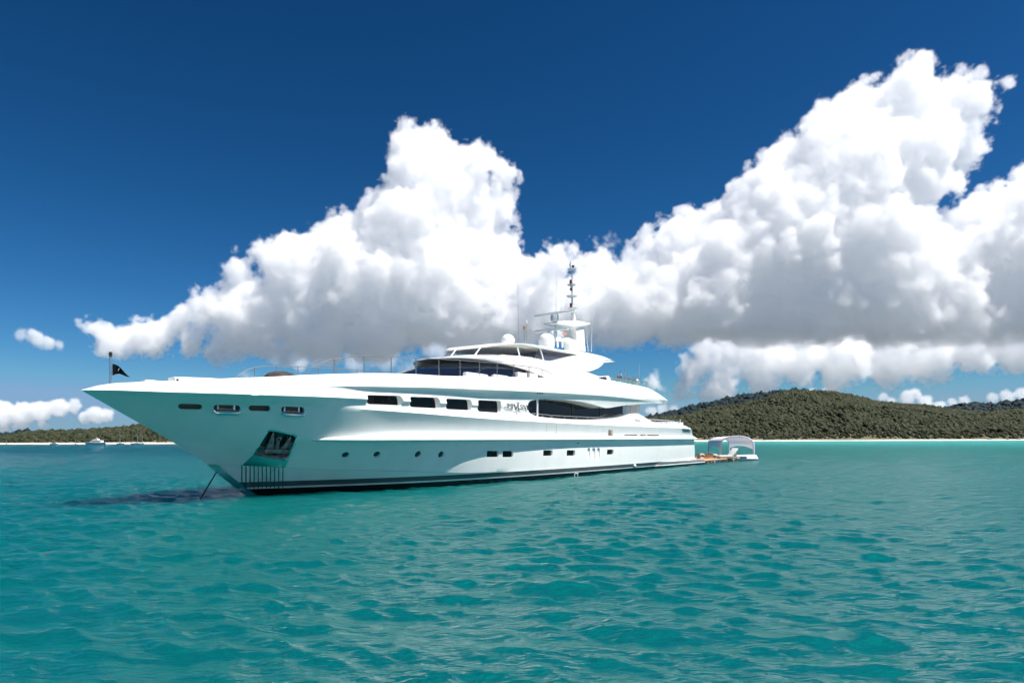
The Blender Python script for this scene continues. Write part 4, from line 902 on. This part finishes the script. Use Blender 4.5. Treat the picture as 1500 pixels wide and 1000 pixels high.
obj('back_support', MB().tube([(.70,-.2,.70),(.66,-.2,.1)], .025, 8).tube([(.70,.2,.70),(.66,.2,.1)], .025, 8), SATIN, lou)
GRPV = mat('pale_grey_pvc', (.62,.64,.66), .45)
tod = thing('inflatable_raft', 'white and grey inflatable raft moored under the canopy at the end of the platform', 'raft', Wp(1092, 59.8, 0), R(6))
obj('side_tube', MB().tube([(-.85,-.45,.16),(-.7,-.52,.17),(.65,-.52,.17),(.8,-.4,.17),(.8,.4,.17),(.65,.5,.17),(-.7,.5,.17)], [.1,.16,.17,.17,.17,.17,.12], 12), GRPV, tod, smooth=60)
obj('top_tube', MB().tube([(-.8,-.44,.36),(-.6,-.47,.37),(.6,-.46,.37),(.74,-.36,.37),(.74,.36,.37),(.6,.45,.37),(-.6,.45,.37)], [.08,.13,.14,.14,.14,.14,.1], 12), WHITE, tod, smooth=60)
obj('raft_floor', MB().box((-.75, -.45, .04), (.75, .45, .10)), GREY, tod); obj('side_patch', MB().box((-.78, -.70, .22), (-.2, -.61, .36)), mat('navy_patch', (.03,.07,.16), .5), tod, bevel=.02)
# arched canopy
FAB = mat('lilac_fabric', (.74,.75,.90), .7); FAB2 = mat('white_fabric', (.86,.86,.92), .75)
for m_ in (FAB, FAB2): 
    t = m_.node_tree; tr = t.nodes.new('ShaderNodeBsdfTranslucent'); tr.inputs[0].default_value = (.85, .86, .92, 1); ms = t.nodes.new('ShaderNodeMixShader'); ms.inputs[0].default_value = .35
    t.links.new(t.nodes['Principled BSDF'].outputs[0], ms.inputs[1]); t.links.new(tr.outputs[0], ms.inputs[2]); t.links.new(ms.outputs[0], t.nodes['Material Output'].inputs[0])
can = thing('canopy_tent', 'white and lilac arched canopy tent standing over the end of the platform', 'canopy', (0,0,0))
FL, FR, BL_, BR_ = Wp(1055.3, 64, .12), Wp(1104, 62, .02), Wp(1038, 69.5, .15), Wp(1068, 69, .15)
def arc(a, b, zt, ze, n=24):
    out = [a.copy()]
    for i in range(n+1):
        t = i/n; th = math.pi*(1-t); c = (1-math.cos(math.pi*t))/2
        out.append(Vector((a.x*(1-c)+b.x*c, a.y*(1-c)+b.y*c, ze+(zt-ze)*math.sin(math.pi*t)**.85)))
    return out+[b.copy()]
fa = arc(FL, FR, 2.13, 1.35); ba = arc(BL_, BR_, 2.02, 1.40)
obj('front_arch', MB().tube(fa, [.085]*2+[.075]*(len(fa)-4)+[.09]*2, 10), FAB, can, smooth=60)
obj('rear_arch', MB().tube(ba, .07, 10), FAB, can, smooth=60)
rf = MB(); n_ = len(fa)-2; A1 = fa[1:-1]; B1 = ba[1:-1]; up = Vector((0,0,.06))
rf.v = [tuple(p+up) for p in A1]+[tuple(p+up) for p in B1]+[tuple(p+up*.4) for p in A1]+[tuple(p+up*.4) for p in B1]
rf.f = [(i, i+1, n_+i+1, n_+i) for i in range(n_-1)]+[(2*n_+i, 3*n_+i, 3*n_+i+1, 2*n_+i+1) for i in range(n_-1)]
obj('canopy_roof', rf, FAB2, can, smooth=60)
def valance(a, b, m):
    v = MB(); N_ = 14
    for i in range(N_+1):
        t = i/N_; p = a*(1-t)+b*t; d = .16+.30*abs(2*t-1)**2.2; v.v += [tuple(p+Vector((0,0,.04))), tuple(p-Vector((0,0,d)))]
    v.f = [(2*i, 2*i+2, 2*i+3, 2*i+1) for i in range(N_)]; obj('valance', v, m, can, smooth=60)
valance(fa[1], ba[1], FAB); valance(fa[-2], ba[-2], FAB2)
# ---------------------------------------------------------------- boats in the distance
def boat_hull(L, B, H, sheer=.25, n=16):
    rings = []
    for i in range(n+1):
        t = i/n; w_ = B/2*min(1, (1-t)*2.6)**.6*(.9+.1*min(1, t*4)); x = -L/2+L*t; zt = H*(1+sheer*t*t); rk = L*.09*max(0, (t-.6)/.4)
        rings.append([(x-rk*.0, -w_, zt), (x-rk*.5, -w_*.85, H*.45), (x-rk, -w_*.5, -.3), (x-rk, w_*.5, -.3), (x-rk*.5, w_*.85, H*.45), (x, w_, zt)])
    return MB().frame_prism(rings)
def cabin(x0, x1, w_, z0, z1, rf=.35, ra=.1):
    return MB().frame_prism([[(x0,-w_,z0),(x1,-w_,z0),(x1,w_,z0),(x0,w_,z0)],[(x0+ra,-w_*.85,z1),(x1-rf,-w_*.85,z1),(x1-rf,w_*.85,z1),(x0+ra,w_*.85,z1)]])
def winband(x0, x1, w_, z0, z1): return MB().box((x0,-w_,z0),(x1,w_,z1))
def motorboat(label, px, D, L, hd, flush=False, upper=True, hullm=None, cabm=None, group=None):
    r_ = thing('motorboat', label, 'motorboat', Wp(px, D, 0), hd, group); B = L*.28; H = L*.085
    obj('hull', boat_hull(L, B, H), hullm or WHITE, r_); 
    obj('cabin', cabin(-L*.30, L*.22, B*.36, H*.95, H*2.05, L*.10), cabm or WHITE, r_); obj('cabin_window', winband(-L*.26, L*.13, B*.365, H*1.35, H*1.8), DGLASS, r_)
    if upper:
        obj('upper_cabin', cabin(-L*.15, L*.10, B*.28, H*2.05, H*2.8, L*.07), WHITE, r_); obj('upper_window', winband(-L*.12, L*.03, B*.27, H*2.3, H*2.65), DGLASS, r_)
        obj('arch', MB().box((-L*.09,-B*.2,H*2.8),(-L*.03,B*.2,H*3.1)).tube([(-L*.06,0,H*3.1),(-L*.06,0,H*3.7)], L*.006, 6), WHITE, r_)
    return r_
motorboat('large white motor cruiser with upper wheelhouse, anchored off the left beach', 140, 395, 13.2, R(180))
motorboat('small white cabin boat with dark windows near the left beach', 79.5, 400, 6.2, R(170), upper=False)
def sailboat(label, px, D, L, mast, hd, group=None):
    r_ = thing('sailboat', label, 'sailboat', Wp(px, D, 0), hd, group); B = L*.3; H = L*.09
    obj('hull', boat_hull(L, B, H, .15), WHITE, r_); obj('cabin', cabin(-L*.2, L*.2, B*.25, H*.95, H*1.6, L*.1), WHITE, r_); obj('cabin_window', winband(-L*.14, L*.08, B*.255, H*1.15, H*1.4), DGLASS, r_)
    obj('mast', MB().tube([(L*.06,0,H), (L*.06,0,mast)], [.11,.08], 6), SATIN, r_); obj('boom', MB().tube([(L*.05,0,H*2.2), (-L*.34,0,H*2.3)], .09, 6), SATIN, r_)
    return r_
sailboat('white sailboat with bare mast between the motor cruiser and the yacht\'s bow', 176.5, 405, 5.6, 7.8, R(172))
sailboat('tall masted white sailboat nearest the yacht\'s bow', 200.5, 398, 6.3, 9.3, R(10))
sailboat('tiny sailboat with short mast just right of the tall masted sailboat', 209, 412, 3.2, 5.0, R(160))
sailboat('tiny sailboat at the far left edge below the headland', 9.5, 408, 2.4, 3.1, R(20))
sailboat('tiny sailboat between the cabin boat and the motor cruiser', 111, 412, 2.2, 3.1, R(200))
motorboat('white motorboat off the rocks beyond the sandbar at the far right', 1449, 800, 6.2, R(175), upper=False)
motorboat('small green hulled boat beyond the sandbar at the far right', 1476, 800, 4.2, R(10), upper=False, hullm=mat('green_boat_paint', (.01,.22,.08), .4), cabm=mat('green_canvas', (.01,.20,.08), .6))
motorboat('pale teal motorboat nearest the right edge beyond the sandbar', 1492, 800, 5.2, R(185), upper=False, hullm=mat('teal_boat_paint', (.25,.5,.5), .4))
motorboat('small white boat near the rocks just left of the person on the sandbar', 1394, 810, 3.0, R(180), upper=False)
sailboat('tiny boat with a short mast just right of the person on the sandbar', 1431.5, 790, 3.0, 3.6, R(15))
pr = bpy.data.meshes.new('person'); bm = bmesh.new()
J = [(0,0,.92),(0,0,1.15),(0,0,1.42),(0,0,1.52),(0,0,1.66),(.0,.19,1.40),(.05,.26,1.12),(.12,.24,.90),(0,-.19,1.40),(.0,-.28,1.13),(.1,-.27,.92),(.04,.11,.50),(0,.12,.05),(-.04,-.11,.50),(-.05,-.12,.05),(0,.09,.88),(0,-.09,.88)]
vs = [bm.verts.new(j) for j in J]
for a, b in ((0,1),(1,2),(2,3),(3,4),(2,5),(5,6),(6,7),(2,8),(8,9),(9,10),(0,15),(15,11),(11,12),(0,16),(16,13),(13,14)): bm.edges.new((vs[a], vs[b]))
bm.to_mesh(pr); bm.free(); po = bpy.data.objects.new('person', pr); COL.objects.link(po); sk_ = po.modifiers.new('skin', 'SKIN')
RS = [.13,.12,.15,.05,.10,.06,.045,.04,.06,.045,.04,.065,.045,.065,.045,.09,.09]
for v, r_ in zip(pr.skin_vertices[0].data if pr.skin_vertices else [], RS): v.radius = (r_, r_)
if not pr.skin_vertices:
    pass
po.modifiers.new('sub', 'SUBSURF').levels = 1
po.location = Wp(1425.5, 612, .38); po.rotation_euler = (0, 0, R(200)); pr.materials.append(mat('dark_clothes', (.03,.025,.03), .8))
tag(po, 'person in dark clothes standing alone on the sandbar at the far right', 'person')
# ---------------------------------------------------------------- clouds: real lit volumes kilometres away
CM = bpy.data.materials.new('cloud_vapour'); CM.use_nodes = True; t_ = CM.node_tree; t_.nodes.clear()
_o = t_.nodes.new('ShaderNodeOutputMaterial'); _v = t_.nodes.new('ShaderNodeVolumePrincipled'); t_.links.new(_v.outputs[0], _o.inputs['Volume'])
_v.inputs['Color'].default_value = (.998, .998, .999, 1); _v.inputs['Density'].default_value = 1.0; _v.inputs['Anisotropy'].default_value = .0
WARP = 520.
def cloud(label, D, blobs, vox=15, dens=.0128, seed=0, A=.5, base=None, soft=24., S=1.0, cat='cloud', turn=0.0):
    P = []
    for b in blobs:
        px, py, r = b[:3]; Y = D+(b[3] if len(b) > 3 else 0)*D/FPX; k, v = uv(px, py); P.append((k*Y, Y, CAM_H+v*Y, r*Y/FPX))
    P = np.array(P); pad = 1.25
    if turn: c_, s_ = math.cos(turn), math.sin(turn); P[:, :2] = P[:, :2] @ np.array([[c_, s_], [-s_, c_]])
    lo = (P[:, :3]-P[:, 3:4]*pad).min(0); hi = (P[:, :3]+P[:, 3:4]*pad).max(0)
    zb = None
    if base is not None: zb = CAM_H+uv(CX, base)[1]*D; lo[2] = max(lo[2], zb-60)
    lo[2] = max(lo[2], 150)
    res = np.maximum(8, ((hi-lo)/vox).astype(int))
    ng = bpy.data.node_groups.new('cloud_shape', 'GeometryNodeTree')
    ng.interface.new_socket('Geometry', in_out='INPUT', socket_type='NodeSocketGeometry'); ng.interface.new_socket('Geometry', in_out='OUTPUT', socket_type='NodeSocketGeometry')
    N = ng.nodes; L = ng.links; pos0 = N.new('GeometryNodeInputPosition').outputs[0]
    def M(op, a, b=None, c=None, clamp=False):
        n = N.new('ShaderNodeMath'); n.operation = op; n.use_clamp = clamp
        for i, v in enumerate((a, b, c)):
            if v is None: continue
            if isinstance(v, (int, float)): n.inputs[i].default_value = v
            else: L.new(v, n.inputs[i])
        return n.outputs[0]
    wq = N.new('ShaderNodeTexNoise'); wq.noise_dimensions = '4D'; wq.inputs['W'].default_value = seed+50; L.new(pos0, wq.inputs['Vector']); wq.inputs['Scale'].default_value = 1/(560*S); wq.inputs['Detail'].default_value = 2.5
    w1 = N.new('ShaderNodeVectorMath'); w1.operation = 'MULTIPLY_ADD'; L.new(wq.outputs['Color'], w1.inputs[0]); w1.inputs[1].default_value = (WARP*S,)*3; w1.inputs[2].default_value = (-WARP*S/2,)*3
    w2 = N.new('ShaderNodeVectorMath'); w2.operation = 'ADD'; L.new(pos0, w2.inputs[0]); L.new(w1.outputs[0], w2.inputs[1]); pos = w2.outputs[0]
    f = None
    for x, y, z, r in P:
        n = N.new('ShaderNodeVectorMath'); n.operation = 'DISTANCE'; L.new(pos, n.inputs[0]); n.inputs[1].default_value = (x, y, z)
        g = M('SUBTRACT', float(r), n.outputs['Value']); f = g if f is None else M('SMOOTH_MAX', f, g, 130.*S)
    n = N.new('ShaderNodeTexNoise'); n.noise_dimensions = '4D'; n.inputs['W'].default_value = seed; L.new(pos0, n.inputs['Vector']); n.inputs['Scale'].default_value = 1/(300*S); n.inputs['Detail'].default_value = 7; n.inputs['Roughness'].default_value = .70
    n1 = M('SUBTRACT', n.outputs[0], .5)
    v = N.new('ShaderNodeTexVoronoi'); v.feature = 'F1'; L.new(pos, v.inputs['Vector']); v.inputs['Scale'].default_value = 1/(190*S); v.inputs['Detail'].default_value = 4.; v.inputs['Roughness'].default_value = .6; v.normalize = False
    v1 = M('SUBTRACT', .55, v.outputs['Distance'])
    f = M('ADD', f, M('MULTIPLY', n1, 1200*A*S)); f = M('ADD', f, M('MULTIPLY', v1, 230*A*S))
    dn = M('MINIMUM', M('MAXIMUM', M('MULTIPLY', f, dens/soft), 0.), dens)
    dn = M('MULTIPLY', dn, M('MULTIPLY_ADD', M('DIVIDE', M('SUBTRACT', f, 50.), 200.*S, clamp=True), -.86, 1.))   # thinner towards the heart, so light soaks through
    if zb is not None:
        sp = N.new('ShaderNodeSeparateXYZ'); L.new(pos0, sp.inputs[0]); zz = M('ADD', sp.outputs[2], M('MULTIPLY', n1, 330*S))
        dn = M('MULTIPLY', dn, M('DIVIDE', M('SUBTRACT', zz, zb), 150.*S, clamp=True))
    vc = N.new('GeometryNodeVolumeCube'); L.new(dn, vc.inputs['Density']); vc.inputs['Min'].default_value = lo; vc.inputs['Max'].default_value = hi
    for i, a in enumerate('XYZ'): vc.inputs['Resolution '+a].default_value = int(res[i])
    sm = N.new('GeometryNodeSetMaterial'); L.new(vc.outputs[0], sm.inputs[0]); sm.inputs[2].default_value = CM
    o = N.new('NodeGroupOutput'); L.new(sm.outputs[0], o.inputs[0])
    me = bpy.data.meshes.new('cloud'); me.materials.append(CM); ob = bpy.data.objects.new('cloud', me); COL.objects.link(ob)
    ob.modifiers.new('shape', 'NODES').node_group = ng
    return tag(ob, label, cat, kind='stuff')
cloud('towering white cloud with a grey base on the right', 6000,
      [(1395,150,50),(1440,138,26),(1335,150,62),(1262,170,58),(1215,210,62),(1160,255,60),(1110,300,60),(1230,270,100),(1330,240,80),(1385,215,50),(1070,330,50),(1150,360,110),(1010,350,50),(960,370,40),(1250,350,100),(1330,330,40,-60),
       (1050,420,95),(940,430,70),(880,410,45),(855,390,28),(820,410,32),(830,460,55),(900,480,50),(1000,470,60),(1120,450,80),(1200,430,90),(1300,420,95),(1380,380,70),(1430,350,60),(1480,310,50),(1400,450,80),(1500,400,90),(1500,470,70),(1560,330,110),(780,470,45),(745,470,40),(1455,125,16),(1472,124,10),(1440,170,22),(1400,260,30,-40),(1425,215,24),(800,405,38),(835,392,38),(790,445,48),(850,445,56)],
      vox=12, seed=3, base=512, A=.5)
cloud('tall white heaped cloud with a grey base behind the yacht', 6400,
      [(622,212,40),(612,238,50),(640,250,44),(590,272,46),(700,245,36),(735,265,30),(660,290,60),(720,300,40),(560,310,48),(610,350,80),(700,370,65),(510,340,45),(470,350,32),(430,370,40),(400,385,36),(360,400,34),(450,420,70),(540,420,90),(640,430,90),(720,440,70),(340,420,24),(330,455,42),
       (290,465,38),(250,475,32),(215,485,36),(185,490,32),(160,488,28),(140,480,20),(380,470,60),(470,480,60),(560,490,60),(270,500,32),(330,505,38),(680,480,50),(780,440,46),(748,410,52),(420,515,36),(350,520,24),(480,525,30),(540,515,36)],
      vox=12, seed=8, base=538, A=.45)
cloud('long low cloud bank under the big cloud on the right', 9500,
      [(1040,512,34),(1080,502,38),(960,560,18),(1130,520,42),(1180,512,40),(1240,520,46),(1300,508,44),(1350,515,48),(1420,500,48),(1490,500,50),(1560,490,54),(1015,545,30),(1060,545,30),(1110,545,30),(1170,545,30),(1000,572,22),(1040,572,22),(975,592,16),(1230,545,34),(1300,540,34),(1120,560,28),(1060,565,28),(1370,535,34),(1440,530,30)],
      vox=20, seed=14, base=596, A=.50, S=.8, dens=.010, soft=70)
cloud('low white cloud behind the wheelhouse', 9000,
      [(400,520,20),(440,528,24),(480,520,26),(520,530,24),(560,520,28),(600,540,24),(640,510,26),(680,490,28),(720,500,28),(760,500,28),(360,545,14),(640,550,18),(710,550,18),(800,520,20)], vox=22, seed=21, A=.42, dens=.005, S=.7, soft=120)
cloud('white clouds low over the left headland', 10000,
      [(10,610,17),(35,606,19),(60,602,18),(85,598,16),(108,596,12),(30,625,13),(0,600,17),(-40,600,30),(5,630,12),(60,622,10)], vox=20, seed=31, A=.30, dens=.012, S=.35)
cloud('small puffy cloud beneath the bow', 10000, [(124,611,10),(140,606,13),(156,609,11),(145,612,10)], vox=16, seed=35, A=.22, dens=.012, S=.3)
cloud('small flat cloud alone in the sky at the left', 8000, [(34,489,10),(52,494,14),(68,499,13),(87,505,9)], vox=15, seed=38, A=.33, dens=.010, S=.35)
cloud('row of small clouds over the right hill', 12000,
      [(1293,581,8),(1308,588,8),(1330,582,12),(1342,576,11),(1356,588,12),(1375,595,11),(1395,590,9),(1412,586,9),(1455,582,9),(1475,580,11),(1497,578,11),(1190,573,9),(1210,575,9),(1225,577,7),(955,603,9),(970,598,8),(985,598,8)], vox=26, seed=41, A=.28, dens=.008, S=.35)
cloud('tiny wisp of cloud beside the big cloud', 6000, [(893,345,9),(898,355,9),(905,350,7),(890,360,6),(918,350,6)], vox=12, seed=44, A=.4, dens=.006, S=.3)
BACK_FILL = [(300,330,150),(500,380,130),(700,350,160),(900,400,120),(150,430,110),(1050,330,140),(1200,420,120),(1350,360,120),(400,480,90),(800,480,90),(1150,500,80)]  # clouds added out of view to throw white light on the hull
cloud('added unseen cloud bank behind the viewer, lighting the hull', 5200, BACK_FILL, vox=42, seed=51, base=545, A=.6, dens=.007, turn=R(180))
cloud('added unseen cloud bank off to the side, lighting the hull', 6200, BACK_FILL, vox=48, seed=57, base=545, A=.6, dens=.007, turn=R(-95))
